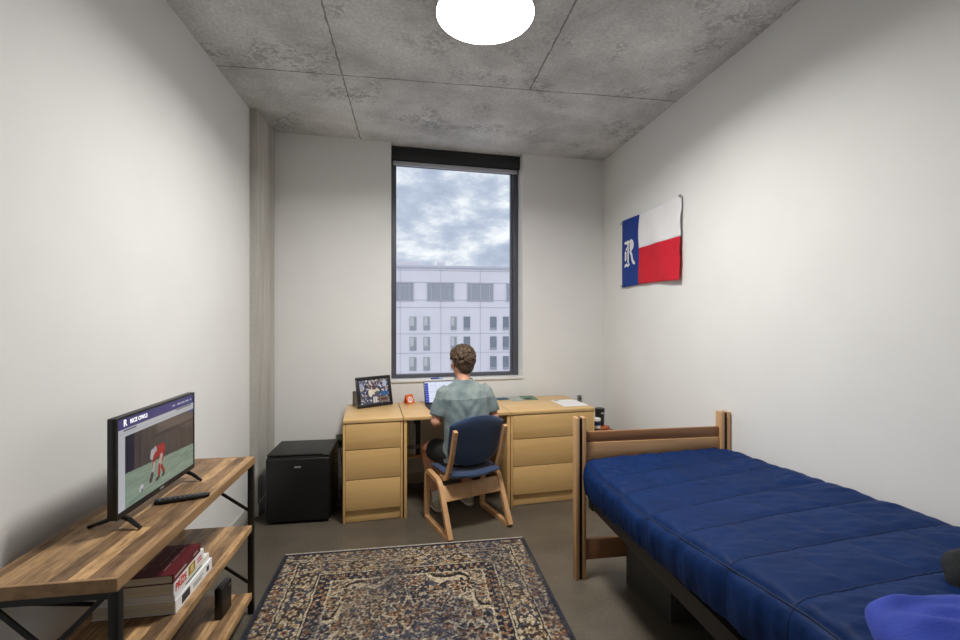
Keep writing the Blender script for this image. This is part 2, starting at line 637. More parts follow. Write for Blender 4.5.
def loft(bm, secs, seg=28, power=2.4):
    """closed body from sections (centre, half-axis vector a, half-axis vector b)"""
    rings = []
    for c, a, b in secs:
        c, a, b = Vector(c), Vector(a), Vector(b)
        ring = []
        for k in range(seg):
            th = 2 * PI * k / seg
            ct, st = math.cos(th), math.sin(th)
            x = math.copysign(abs(ct) ** (2 / power), ct)
            y = math.copysign(abs(st) ** (2 / power), st)
            ring.append(bm.verts.new(c + a * x + b * y))
        rings.append(ring)
    for i in range(len(rings) - 1):
        for k in range(seg):
            bm.faces.new((rings[i][k], rings[i][(k + 1) % seg], rings[i + 1][(k + 1) % seg], rings[i + 1][k]))
    bm.faces.new(rings[0][::-1])
    bm.faces.new(rings[-1])
    return bm


def remeshed(bm, voxel, smooth_it=6, smooth_f=0.5):
    """fuse overlapping closed pieces into one continuous surface"""
    bmesh.ops.recalc_face_normals(bm, faces=bm.faces)
    me = bpy.data.meshes.new('tmp')
    bm.to_mesh(me)
    bm.free()
    o = bpy.data.objects.new('tmp', me)
    C.objects.link(o)
    md = o.modifiers.new('r', 'REMESH')
    md.mode = 'VOXEL'
    md.voxel_size = voxel
    if smooth_it:
        s = o.modifiers.new('s', 'SMOOTH')
        s.factor = smooth_f
        s.iterations = smooth_it
    dg = bpy.context.evaluated_depsgraph_get()
    dg.update()
    me2 = bpy.data.meshes.new_from_object(o.evaluated_get(dg))
    bpy.data.objects.remove(o)
    bpy.data.meshes.remove(me)
    me2.materials.clear()
    return me2


def text_mesh(s, size, ext=0.0006, bold=0.0):
    cu = bpy.data.curves.new('txt', 'FONT')
    cu.body = s
    cu.size = size
    cu.extrude = ext
    cu.offset = bold
    cu.align_x = 'CENTER'
    cu.align_y = 'CENTER'
    cu.resolution_u = 3
    o = bpy.data.objects.new('txt', cu)
    C.objects.link(o)
    dg = bpy.context.evaluated_depsgraph_get()
    dg.update()
    me = bpy.data.meshes.new_from_object(o.evaluated_get(dg))
    bpy.data.objects.remove(o)
    me.materials.clear()
    return me


def text(name, s, size, mat, parent, mtx, ext=0.0006, bold=0.0, sx=1.0):
    me = text_mesh(s, size, ext, bold)
    me.transform(mtx @ Matrix.Diagonal((sx, 1, 1, 1)))
    return obj(name, me, mat, parent, smooth=0)


def basis(o, ex, ey):
    """matrix taking (x, y, z) to o + x*ex + y*ey + z*(ex x ey)"""
    ex, ey = Vector(ex), Vector(ey)
    ez = ex.cross(ey)
    m = Matrix.Identity(4)
    for i in range(3):
        m[i][0], m[i][1], m[i][2], m[i][3] = ex[i], ey[i], ez[i], o[i]
    return m


def s2l(a):
    a = np.clip(np.asarray(a, float) / 255.0, 0, 1)
    return np.where(a <= 0.04045, a / 12.92, ((a + 0.055) / 1.055) ** 2.4)


def picture_grid(name, img, fn, mat, parent=None):
    """mesh grid carrying a colour per point; img[row, col] (row 0 at the bottom); fn(U, V) -> points"""
    ny, nx = img.shape[:2]
    U, V = np.meshgrid(np.linspace(0, 1, nx), np.linspace(0, 1, ny))
    P = fn(U, V).reshape(-1, 3)
    idx = np.arange(nx * ny).reshape(ny, nx)
    q = np.stack([idx[:-1, :-1], idx[:-1, 1:], idx[1:, 1:], idx[1:, :-1]], -1).reshape(-1, 4)
    me = bpy.data.meshes.new(name)
    me.vertices.add(len(P))
    me.vertices.foreach_set('co', P.astype(np.float32).ravel())
    me.loops.add(q.size)
    me.loops.foreach_set('vertex_index', q.ravel().astype(np.int32))
    me.polygons.add(len(q))
    me.polygons.foreach_set('loop_start', (np.arange(len(q)) * 4).astype(np.int32))
    me.update(calc_edges=True)
    at = me.color_attributes.new('Col', 'FLOAT_COLOR', 'POINT')
    col = np.ones((len(P), 4), np.float32)
    col[:, :3] = s2l(img.reshape(-1, 3))
    at.data.foreach_set('color', col.ravel())
    me.validate()
    return obj(name, me, mat, parent, smooth=60)


_rng = np.random.default_rng(5)
_lat = _rng.random((256, 256))


def vnoise(x, y, s=0):
    x = np.asarray(x, float) + s * 17.3
    y = np.asarray(y, float) + s * 9.7
    xi, yi = np.floor(x).astype(int), np.floor(y).astype(int)
    fx, fy = x - xi, y - yi
    fx, fy = fx * fx * (3 - 2 * fx), fy * fy * (3 - 2 * fy)
    g = lambda i, j: _lat[i % 256, j % 256]
    return (g(xi, yi) * (1 - fx) + g(xi + 1, yi) * fx) * (1 - fy) + (g(xi, yi + 1) * (1 - fx) + g(xi + 1, yi + 1) * fx) * fy


# ------------------------------------------------------------------ the setting
H = 3.07
XL, XR = -1.20, 1.91
YF = -1.70
WA = math.atan(0.083)
WO = Vector((0, 4.15, 0))
struct('floor', bx(XL - 0.12, XR + 0.12, YF - 0.12, 4.62, -0.12, 0), MT['floor'])
struct('ceiling', bx(XL - 0.12, XR + 0.12, YF - 0.12, 4.62, H, H + 0.15), MT['ceiling'])
struct('wall_left', bx(XL - 0.12, XL, YF, 4.2, 0, H), MT['wall'])
struct('wall_right', bx(XR, XR + 0.12, YF, 4.5, 0, H), MT['wall'])
struct('wall_front', bx(XL - 0.12, XR + 0.12, YF - 0.12, YF, 0, H), MT['wall'])
OX0, OX1, OZ = -0.1756, 1.0637, 0.912     # window opening along the back wall
b = bmesh.new()
box(b, -1.28, OX0, 0, 0.26, 0, H)
box(b, OX1, 1.96, 0, 0.26, 0, H)
box(b, OX0, OX1, 0, 0.26, 0, OZ)
struct('wall_back', b, MT['wall'], loc=WO, rot=(0, 0, WA), smooth=0)
# concrete pier in the back left corner
b = bmesh.new()
prism(b, [(-1.20, 3.63), (-1.142, 3.63), (-1.142, 4.05), (-1.20, 4.045)], lambda x, y, h: (x, y, h), H)
struct('trim_1', b, MT['column'], smooth=0)
# baseboards
struct('baseboard_left', bx(XL, XL + 0.008, YF, 3.63, 0, 0.10, 0.002), MT['baseboard'])
b = bmesh.new()
box(b, -1.20, -1.134, 3.622, 3.63, 0, 0.10)
box(b, -1.142, -1.134, 3.63, 4.05, 0, 0.10)
struct('baseboard_column', b, MT['baseboard'], smooth=0)
struct('baseboard_back', bx(-1.128, 1.90, -0.009, -0.001, 0, 0.10, 0.002), MT['baseboard'], loc=WO, rot=(0, 0, WA))
struct('baseboard_right', bx(XR - 0.008, XR, YF, 4.29, 0, 0.10, 0.002), MT['baseboard'])

# window
win = bpy.data.objects.new('window_1', None)
C.objects.link(win)
win.location = WO
win.rotation_euler = (0, 0, WA)
tag(win, kind='structure')
b = bmesh.new()
fw = 0.052
y0, y1 = 0.14, 0.20
box(b, OX0, OX0 + fw, y0, y1, OZ + 0.02, H, 0.003)
box(b, OX1 - fw, OX1, y0, y1, OZ + 0.02, H, 0.003)
box(b, OX0 + fw, OX1 - fw, y0, y1, OZ + 0.02, OZ + 0.055, 0.003)
box(b, OX0 + fw, OX1 - fw, y0, y1, H - 0.15, H, 0.003)
box(b, OX1 - fw - 0.018, OX1 - fw - 0.006, y0 + 0.02, y1, OZ + 0.055, H - 0.15)
obj('window_frame', b, MT['frame'], win)
obj('window_pane', bx(OX0 + fw, OX1 - fw, 0.168, 0.174, OZ + 0.055, H - 0.15), MT['glass'], win, smooth=0)
obj('window_sill', bx(OX0 + 0.001, OX1 + 0.004, -0.012, 0.139, OZ + 0.001, OZ + 0.02, 0.003), MT['sill'], win)
bl = thing('roller_blind', 'black roller blind box along the top of the window', 'blind', WO, WA)
obj('blind_box', bx(OX0 + 0.004, OX1 - 0.004, 0.075, 0.137, 2.945, H - 0.002, 0.003), MT['blind'], bl)
obj('hem_bar', bx(OX0 + 0.02, OX1 - 0.02, 0.10, 0.125, 2.905, 2.943, 0.006), MT['blindbar'], bl)

# ceiling lamp
LX, LY, LR = 0.376, 2.290, 0.2505
lp = thing('ceiling_lamp', 'round white glowing flush lamp on the concrete ceiling', 'lamp', (LX, LY, H))
obj('lamp_base', lathe(bmesh.new(), [(0, -0.001), (LR - 0.01, -0.001), (LR - 0.01, -0.009), (0, -0.009)], 64), MT['lamprim'], lp)
prof = [(0, -0.0255), (0.15, -0.0253), (0.22, -0.0246), (LR - 0.0015, -0.0232), (LR - 0.0015, -0.0225), (0, -0.0225)]
obj('diffuser', lathe(bmesh.new(), prof, 72), MT['lamp'], lp)
obj('rim', lathe(bmesh.new(), [(LR - 0.0014, -0.0236), (LR, -0.0228), (LR, -0.0098), (0, -0.0098), (0, -0.022), (LR - 0.0014, -0.022)], 72), MT['lamprim'], lp)
ld = bpy.data.lights.new('lamp_light', 'AREA')
ld.shape = 'DISK'
ld.size = LR * 1.95
ld.energy = LAMP_W
ld.spread = R(157)
ld.color = (1.0, 0.975, 0.94)
lo = bpy.data.objects.new('lamp_light', ld)
C.objects.link(lo)
lo.location = (LX, LY, H - 0.0265)

# ------------------------------------------------------------------ outside: the block across the street
struct('ground', bx(-120, 160, 30, 200, -30.3, -30), MT['joint'])
bd = thing('office_building', 'pale panelled building with a flat roof seen through the window', 'building', (0, 80, -30))
b = bmesh.new()
box(b, -40, 60, 0, 25, 0, 40.2)
for z in (25.2, 28.6, 33.2, 34.5, 37.6, 39.7):
    box(b, -40, 60, -0.06, 0, z, z + 0.12, mi=1)
x = 5.14 - 7.04 * 6
while x < 60:
    box(b, x, x + 0.1, -0.06, 0, 0, 40.0, mi=1)
    x += 7.04
for k in range(1, 8):
    z = 25.2 - 3.55 * k
    box(b, -40, 60, -0.06, 0, z, z + 0.12, mi=1)
obj('facade', b, [MT['facade'], MT['joint']], bd, smooth=0)
obj('parapet', bx(-40.3, 60.3, -0.3, 25.3, 40.2, 40.6), MT['joint'], bd, smooth=0)
for (xa, xb, z0) in ((-2.4, 1.38, 41.6), (4.87, 6.21, 41.7), (15.6, 15.9, 41.2)):
    obj('roof_box', bx(xa, xb, 3, 6, 40.6, z0), MT['facade'], bd, smooth=0)
for k in range(-3, 6):
    xa = 2.77 + 7.08 * k
    w = obj('louvre_window', bx(xa, xa + 4.7, -0.12, 0.2, 34.4, 37.6), MT['blouvre'], bd, smooth=0)
    b = bmesh.new()
    for q in (0.0, 0.16, 0.5, 0.84, 0.985):
        box(b, xa + 4.7 * q, xa + 4.7 * q + 0.1, -0.2, -0.12, 34.4, 37.6)
    for z in (34.4, 37.0, 37.5):
        box(b, xa, xa + 4.8, -0.2, -0.12, z, z + 0.08)
    obj('window_bars', b, MT['joint'], w, smooth=0)
pair = [(-0.26, 0.92), (2.16, 3.28), (6.94, 7.98), (9.23, 10.38), (13.99, 15.17), (16.33, 17.41)]
pair += [(-7.3, -6.1), (-4.9, -3.7), (21.0, 22.1), (23.3, 24.5)]
for k in range(7):
    zt = 31.64 - 3.545 * k
    for i, (xa, xb) in enumerate(pair):
        w = obj('window', bx(xa, xb, -0.10, 0.2, zt - 2.38, zt), MT['bwin'] if i < 3 else MT['bwin_d'], bd, smooth=0)
        if i < 3 and k < 4:
            obj('curtain', bx(xa + 0.1, xb - 0.45, -0.14, -0.10, zt - 1.6, zt - 0.1), MT['bcurtain'], w, smooth=0)
        elif k < 4:
            obj('spandrel', bx(xa, xb, -0.14, -0.10, zt - 2.38, zt - 1.95), MT['blouvre'], w, smooth=0)

# ------------------------------------------------------------------ console shelf on the left
CX0, CX1, CY0, CY1, CZ = -1.145, -0.789, 1.365, 2.465, 0.790
cons = thing('console_shelf', 'three-tier rustic wood and black metal console standing along the left wall', 'shelf unit', (-0.965, 1.915, 0))


def cl(bm):
    bmesh.ops.translate(bm, vec=(0.965, -1.915, 0), verts=bm.verts)
    return bm


obj('table_top', cl(bx(CX0 + 0.012, CX1 - 0.012, CY0 + 0.012, CY1 - 0.012, CZ - 0.034, CZ, 0.001)), MT['planks'], cons)
b = bmesh.new()
for (xa, xb, ya, yb) in ((CX0, CX0 + 0.012, CY0, CY1), (CX1 - 0.012, CX1, CY0, CY1), (CX0 + 0.012, CX1 - 0.012, CY0, CY0 + 0.012),
                         (CX0 + 0.012, CX1 - 0.012, CY1 - 0.012, CY1)):
    box(b, xa, xb, ya, yb, CZ - 0.036, CZ + 0.0006, 0.001, 1)
obj('edge_band', cl(b), MT['edgewood'], cons)
LW = 0.026
for zt in (0.452, 0.111):
    obj('shelf', cl(bx(CX0 + 0.004, CX1 - 0.004, CY0 + 0.03, CY1 - 0.03, zt - 0.03, zt, 0.002)), MT['planks'], cons)
for xa in (CX0, CX1 - LW):
    for ya in (CY0 + 0.004, CY1 - 0.004 - LW):
        l = obj('leg', cl(bx(xa, xa + LW, ya, ya + LW, 0.006, CZ - 0.037, 0.002)), MT['blackmetal'], cons)
        obj('foot_pad', cl(lathe(bmesh.new(), [(0, 0), (0.014, 0), (0.014, 0.006), (0, 0.006)], 14, (xa + LW / 2, ya + LW / 2, 0))), MT['blackplastic'], l)
for ya in (CY0 + 0.006, CY1 - 0.006 - 0.02):
    for z in (CZ - 0.057, 0.402, 0.06):
        obj('crossbar', cl(bx(CX0 + LW, CX1 - LW, ya, ya + 0.02, z, z + 0.02)), MT['blackmetal'], cons, smooth=0)
xc0, xc1 = CX0 + LW, CX1 - LW


def brace(p, q, nrm=(0, 1, 0), name='brace'):
    return obj(name, cl(sweep(bmesh.new(), [p, q], nrm, 0.006, 0.014)), MT['blackmetal'], cons, smooth=0)


yb = CY0 + 0.012
brace((xc1, yb, 0.75), (xc0, yb, 0.44))
brace((xc0, yb + 0.008, 0.75), (xc1, yb + 0.008, 0.44))
brace((xc1, yb, 0.40), (xc0, yb, 0.09))
brace((xc0, yb + 0.008, 0.40), (xc1, yb + 0.008, 0.09))
yb = CY1 - 0.02
brace((xc0, yb, 0.745), (xc1, yb, 0.525))
brace((xc0, yb, 0.395), (xc1, yb, 0.16))
brace((CX0 + 0.006, CY0 + 0.03, 0.74), (CX0 + 0.006, CY1 - 0.03, 0.08), (1, 0, 0))

# television
TX, TY0, TY1, TZ0, TZ1 = -0.956, 1.645, 2.185, 0.832, 1.168
tv = thing('television', 'flat black television on the console showing a sports web page', 'television', (TX, 1.915, CZ))


def tl(bm):
    bmesh.ops.translate(bm, vec=(-TX, -1.915, -CZ), verts=bm.verts)
    return bm


obj('housing', tl(bx(TX - 0.026, TX, TY0, TY1, TZ0, TZ1, 0.004)), MT['blackplastic'], tv)
obj('rear_casing', tl(bx(TX - 0.056, TX - 0.0265, TY0 + 0.05, TY1 - 0.05, TZ0 + 0.015, TZ1 - 0.10, 0.012)), MT['blackplastic'], tv)
b = bmesh.new()
box(b, TX, TX + 0.004, TY0, TY1, TZ1 - 0.008, TZ1)
box(b, TX, TX + 0.004, TY0, TY1, TZ0, TZ0 + 0.02)
box(b, TX, TX + 0.004, TY0, TY0 + 0.008, TZ0 + 0.02, TZ1 - 0.008)
box(b, TX, TX + 0.004, TY1 - 0.008, TY1, TZ0 + 0.02, TZ1 - 0.008)
bez = obj('bezel', tl(b), MT['blackplastic'], tv, smooth=0)
obj('logo_plate', tl(bx(TX + 0.004, TX + 0.0055, 1.90, 1.93, TZ0 + 0.006, TZ0 + 0.014)), MT['greyink'], bez, smooth=0)
for fy in (1.69, 2.135):
    b = bmesh.new()
    tube(b, [(TX - 0.013, fy, TZ0 + 0.002), (TX + 0.02, fy - 0.004, TZ0 - 0.012), (TX + 0.062, fy - 0.02, CZ + 0.006)], [0.009, 0.008, 0.006], 8)
    tube(b, [(TX - 0.013, fy, TZ0 + 0.002), (TX - 0.05, fy, TZ0 - 0.012), (TX - 0.115, fy + 0.012, CZ + 0.006)], [0.009, 0.008, 0.006], 8)
    obj('stand_foot', tl(b), M('foot_metal', (44, 44, 46), 0.25, metal=0.6), tv)

# what the screen shows
NX, NY = 300, 176
uu, vv = np.meshgrid(np.linspace(0, 1, NX), np.linspace(1, 0, NY)[::-1])
vt = 1 - vv                                  # 0 at the top
img = np.zeros((NY, NX, 3))
img[:] = (206, 208, 214)


def paint(mask, col):
    img[mask] = col


def cap(x0, y0, x1, y1, r):
    A = 1.78
    x0, x1, r = 0.46 + (x0 - 0.46) * 1.25, 0.46 + (x1 - 0.46) * 1.25, r * 1.12
    px, py = uu * A, vt
    x0, x1 = x0 * A, x1 * A
    dx, dy = x1 - x0, y1 - y0
    t = np.clip(((px - x0) * dx + (py - y0) * dy) / (dx * dx + dy * dy + 1e-9), 0, 1)
    return np.hypot(px - x0 - t * dx, py - y0 - t * dy) < r


paint(vt < 0.115, (62, 62, 128))
paint((vt > 0.165) & (vt < 0.172) & (uu > 0.03), (188, 190, 198))
paint((vt > 0.128) & (vt < 0.145) & (uu > 0.06) & (uu < 0.2), (90, 94, 130))
paint((vt > 0.125) & (vt < 0.14) & (uu > 0.72) & (uu < 0.96), (110, 112, 130))
for a_, b_ in ((0.66, 0.70), (0.735, 0.79), (0.80, 0.85), (0.86, 0.92), (0.94, 0.965)):
    paint((vt > 0.05) & (vt < 0.07) & (uu > a_) & (uu < b_), (190, 190, 214))
ph = (uu > 0.075) & (vt > 0.205)
paint(ph, (68, 66, 70))
g1 = vnoise(uu * 40, vt * 4, 1)[..., None]
img[ph] = (img * (0.86 + 0.28 * g1))[ph]
paint(ph & (uu > 0.45) & (vt < 0.33), (92, 86, 86))
paint(ph & (vt > 0.335) & (vt < 0.37) & (uu > 0.4), (46, 46, 62))
paint(ph & (uu > 0.93) & (vt < 0.245), (86, 88, 150))
paint(ph & (uu < 0.175), (22, 30, 58))
paint(ph & (uu > 0.235) & (uu < 0.245), (52, 48, 52))
fl = ph & (vt > 0.605 + 0.10 * uu)
paint(fl, (140, 160, 144))
g2 = vnoise(uu * 14, vt * 60, 2)[..., None]
img[fl] = (img * (0.93 + 0.14 * g2))[fl]
paint(ph & (np.abs(vt - (0.985 - 0.17 * uu)) < 0.006) & (uu > 0.12), (112, 138, 120))
paint(cap(0.44, 0.55, 0.505, 0.545, 0.062), (170, 40, 52))       # back
paint(cap(0.505, 0.56, 0.495, 0.66, 0.046), (176, 44, 56))       # shorts
paint(cap(0.405, 0.535, 0.400, 0.575, 0.040), (190, 186, 190))   # head and cap
paint(cap(0.430, 0.50, 0.435, 0.52, 0.026), (176, 176, 184))
paint(cap(0.425, 0.60, 0.415, 0.70, 0.030), (160, 44, 54))       # arms
paint(cap(0.420, 0.68, 0.405, 0.80, 0.022), (184, 176, 170))
paint(cap(0.400, 0.80, 0.385, 0.86, 0.028), (60, 56, 70))
paint(cap(0.495, 0.63, 0.475, 0.74, 0.030), (198, 176, 166))     # thighs and stockings
paint(cap(0.475, 0.74, 0.470, 0.86, 0.024), (168, 36, 48))
paint(cap(0.500, 0.76, 0.525, 0.85, 0.022), (150, 34, 46))
paint(cap(0.470, 0.875, 0.445, 0.89, 0.020), (48, 46, 58))
paint(cap(0.525, 0.865, 0.510, 0.88, 0.018), (48, 46, 58))
paint(cap(0.300, 0.87, 0.292, 0.89, 0.030), (206, 206, 214))     # ball
paint(cap(0.302, 0.90, 0.296, 0.91, 0.012), (80, 84, 110))
SY0, SY1, SZ0, SZ1 = TY0 + 0.008, TY1 - 0.008, TZ0 + 0.02, TZ1 - 0.008


def scr(U, V):
    return np.stack([np.full_like(U, 0.0022), SY0 + (SY1 - SY0) * U - 1.915, SZ0 + (SZ1 - SZ0) * V - CZ], -1)


screen = picture_grid('screen', img, scr, MT['tvscreen'], tv)
mt = basis((0.0030, SY0 + 0.225 * (SY1 - SY0) - 1.915, SZ1 - 0.0175 - CZ), (0, 1, 0), (0, 0, 1))
text('page_title', 'RICE OWLS', 0.020, MT['tvtext'], screen, mt, 0.0002, 0.0005)
mt = basis((0.0030, SY0 + 0.075 * (SY1 - SY0) - 1.915, SZ1 - 0.0175 - CZ), (0, 1, 0), (0, 0, 1))
text('page_logo', 'R', 0.032, MT['tvtext'], screen, mt, 0.0002, 0.0006)

# remote control
rm = thing('remote_control', 'slim black remote control lying on the console in front of the television', 'remote control', (-0.878, 1.915, CZ), math.atan2(0.05, 0.16))
b = bmesh.new()
loft(b, [((x_, 0, 0.0085), (0, w_, 0), (0, 0, h_)) for x_, w_, h_ in
         ((-0.09, 0.012, 0.004), (-0.088, 0.018, 0.007), (-0.07, 0.0205, 0.008), (0.0, 0.0195, 0.007), (0.075, 0.017, 0.0075), (0.09, 0.013, 0.006), (0.092, 0.008, 0.003))], 20, 3)
obj('remote_body', b, MT['blackplastic'], rm)
b = bmesh.new()
for i in range(9):
    for j in (-1, 0, 1):
        box(b, -0.075 + i * 0.016, -0.067 + i * 0.016, j * 0.0105 - 0.0032, j * 0.0105 + 0.0032, 0.0145, 0.0172, 0.001, 1)
obj('buttons', b, M('buttons', (92, 92, 96), 0.5), rm)

# ------------------------------------------------------------------ books on the middle shelf
BS = 0.452


def book(name, label, x0, x1, y0, y1, z0, h, cover, pages, cat='book', rot=0.0):
    t = thing(name, label, cat, ((x0 + x1) / 2, (y0 + y1) / 2, z0), rot, 'books stacked on the console shelf')
    hx, hy = (x1 - x0) / 2, (y1 - y0) / 2
    b = bmesh.new()
    box(b, -hx, hx, -hy, hy, 0, 0.0028)
    box(b, -hx, hx, -hy, hy, h - 0.0028, h)
    box(b, hx - 0.004, hx, -hy, hy, 0.0028, h - 0.0028)
    c = obj('cover', b, cover, t, smooth=0)
    obj('page_block', bx(-hx + 0.004, hx - 0.0045, -hy + 0.003, hy - 0.003, 0.003, h - 0.003), pages, t, smooth=0)
    return t, c, hx, hy


def spine_rect(nm, hx, ya, yb, za, zb, mat, par):
    return obj(nm, bx(hx, hx + 0.0006, ya, yb, za, zb), mat, par, smooth=0)


z = BS + 0.0005
t, c, hx, hy = book('textbook', 'large white paperback at the bottom of the book stack on the console', -1.09, -0.822, 1.745, 2.04, z, 0.046, MT['white'], MT['pages'])
spine_rect('spine_panel', hx, -hy + 0.045, -hy + 0.105, 0.008, 0.038, MT['darkink'], c)
spine_rect('spine_lines', hx, -hy + 0.13, -hy + 0.215, 0.024, 0.028, MT['greyink'], c)
spine_rect('spine_lines', hx, -hy + 0.13, -hy + 0.20, 0.014, 0.018, MT['greyink'], c)
spine_rect('spine_emblem', hx, hy - 0.05, hy - 0.03, 0.012, 0.032, MT['darkink'], c)
z += 0.0465
t, c, hx, hy = book('textbook', 'thin white book second from the bottom of the console stack', -1.075, -0.826, 1.742, 2.025, z, 0.026, MT['white'], M('pages_white', (226, 224, 218), 0.85), rot=R(0.8))
spine_rect('spine_lines', hx, -hy + 0.08, hy - 0.07, 0.009, 0.014, MT['darkink'], c)
spine_rect('spine_edge', hx, -hy + 0.01, hy - 0.005, 0.0225, 0.026, MT['olive'], c)
z += 0.0265
t, c, hx, hy = book('novel', 'thick white-spined book with red PRIZE title under the maroon book', -0.982, -0.824, 1.728, 1.975, z, 0.044, MT['white'], MT['pages'], rot=R(1.5))
spine_rect('title_square', hx, -0.012, 0.045, 0.004, 0.040, MT['gold'], c)
spine_rect('title_figure', hx + 0.0004, 0.006, 0.028, 0.010, 0.033, M('figure', (222, 206, 150), 0.6), c)
spine_rect('author_lines', hx, 0.064, 0.100, 0.024, 0.031, M('pinkink', (206, 84, 92), 0.6), c)
spine_rect('author_lines', hx, 0.064, 0.104, 0.012, 0.019, M('pinkink', (206, 84, 92), 0.6), c)
mt = basis((hx + 0.0006, -0.070, 0.019), (0, 1, 0), (0, 0, 1))
text('title', 'PRIZE', 0.036, MT['redink'], c, mt, 0.0003, 0.0012, 0.95)
spine_rect('title_bar', hx, -0.084, -0.056, 0.036, 0.040, MT['redink'], c)
z += 0.0445
t, c, hx, hy = book('novel', 'maroon book lying on top of the stack on the console', -0.978, -0.824, 1.722, 1.948, z, 0.031, MT['maroon'], MT['pages'], rot=R(2))
b = bmesh.new()
for k, (xa, ya, yb) in enumerate(((0.03, -0.09, 0.09), (0.0, -0.04, 0.10), (-0.045, -0.06, 0.08))):
    n = 14
    for q in range(n):
        if (q * 7 + k) % 5 == 0:
            continue
        yy = ya + (yb - ya) * q / n
        box(b, xa, xa + 0.006, yy, yy + (yb - ya) / n * 0.7, 0.031, 0.0315)
obj('cover_print', b, M('cover_print', (150, 120, 116), 0.6), c, smooth=0)
b = bmesh.new()
for q in range(12):
    box(b, hx, hx + 0.0005, -0.10 + q * 0.0075, -0.10 + q * 0.0075 + 0.005, 0.012, 0.019)
for q in range(5):
    box(b, hx, hx + 0.0005, 0.05 + q * 0.0075, 0.05 + q * 0.0075 + 0.005, 0.012, 0.018)
obj('spine_print', b, M('spine_print', (206, 190, 184), 0.6), c, smooth=0)

# small black router on the bottom shelf
sp = thing('router', 'small upright black router box on the bottom shelf of the console', 'router', (-0.872, 2.285, 0.1113), R(-4))
obj('casing', bx(-0.018, 0.018, -0.05, 0.05, 0.0, 0.142, 0.008, 3), MT['blackplastic'], sp)
obj('badge', bx(0.018, 0.0188, 0.018, 0.036, 0.118, 0.123), MT['silver'], sp, smooth=0)
b = bmesh.new()
for q in range(5):
    box(b, -0.004, 0.002, -0.03 + q * 0.013, -0.024 + q * 0.013, 0.142, 0.1426)
obj('indicator_lights', b, MT['greyink'], sp, smooth=0)

# ------------------------------------------------------------------ mini fridge
fr = thing('mini_fridge', 'black mini fridge on the floor between the concrete pier and the desk', 'fridge', (-0.813, 3.655, 0))
obj('cabinet', bx(-0.222, 0.222, -0.155, 0.212, 0.016, 0.488, 0.006), MT['fridge'], fr)
obj('top_panel', bx(-0.222, 0.222, -0.175, 0.212, 0.4885, 0.500, 0.004), MT['fridgetop'], fr)
d = obj('door', bx(-0.222, 0.222, -0.205, -0.160, 0.020, 0.478, 0.012, 3), MT['fridge'], fr)
obj('badge', bx(-0.022, 0.022, -0.2065, -0.2045, 0.408, 0.420, 0.0005), MT['silver'], d)
obj('handle_lip', bx(-0.215, 0.17, -0.198, -0.165, 0.478, 0.484, 0.002), MT['blackplastic'], d)
obj('hinge', bx(0.175, 0.222, -0.20, -0.160, 0.484, 0.497, 0.003), MT['blackplastic'], fr)
for xx in (-0.19, 0.19):
    for yy in (-0.13, 0.18):
        obj('foot', lathe(bmesh.new(), [(0, 0), (0.016, 0), (0.018, 0.016), (0, 0.016)], 12, (xx, yy, 0)), MT['blackplastic'], fr)

# ------------------------------------------------------------------ desk run along the back wall
DA = R(5.0)
D0 = Vector((-0.487, 3.39, 0))
DZ = 0.755


def dw(x, y, z=0.0):
    return (D0.x + x * math.cos(DA) - y * math.sin(DA), D0.y + x * math.sin(DA) + y * math.cos(DA), z)


def drawer_unit(label, x0, w, rail):
    t = thing('drawer_unit', label, 'drawer unit', dw(x0, 0), DA)
    dp = 0.615
    for xa in (0.0, w - 0.016):
        obj('side_panel', bx(xa, xa + 0.016, 0.002, dp, 0, DZ - 0.0265, 0.001), MT['maple'], t)
    obj('top', bx(-0.001, w + 0.001, -0.006, dp, DZ - 0.026, DZ, 0.004), MT['maple_top'], t)
    obj('back_panel', bx(0.016, w - 0.016, dp - 0.012, dp - 0.002, 0.03, DZ - 0.0265), MT['maple'], t, smooth=0)
    obj('carcass_shadow_liner', bx(0.017, w - 0.017, 0.024, 0.03, 0.09, DZ - 0.03), MT['gap'], t, smooth=0).name = 'gap_shade_liner'  # added dark sheet, its colour stands in for shade between the drawers
    obj('plinth', bx(0.017, w - 0.017, 0.020, 0.036, 0.003, 0.086, 0.001), MT['maple'], t)
    for za, zb in ((0.536, 0.725), (0.318, 0.531), (0.093, 0.313)):
        obj('drawer', bx(0.0175, w - 0.0175, 0.0, 0.019, za, zb, 0.0025), MT['maple'], t)
    return t


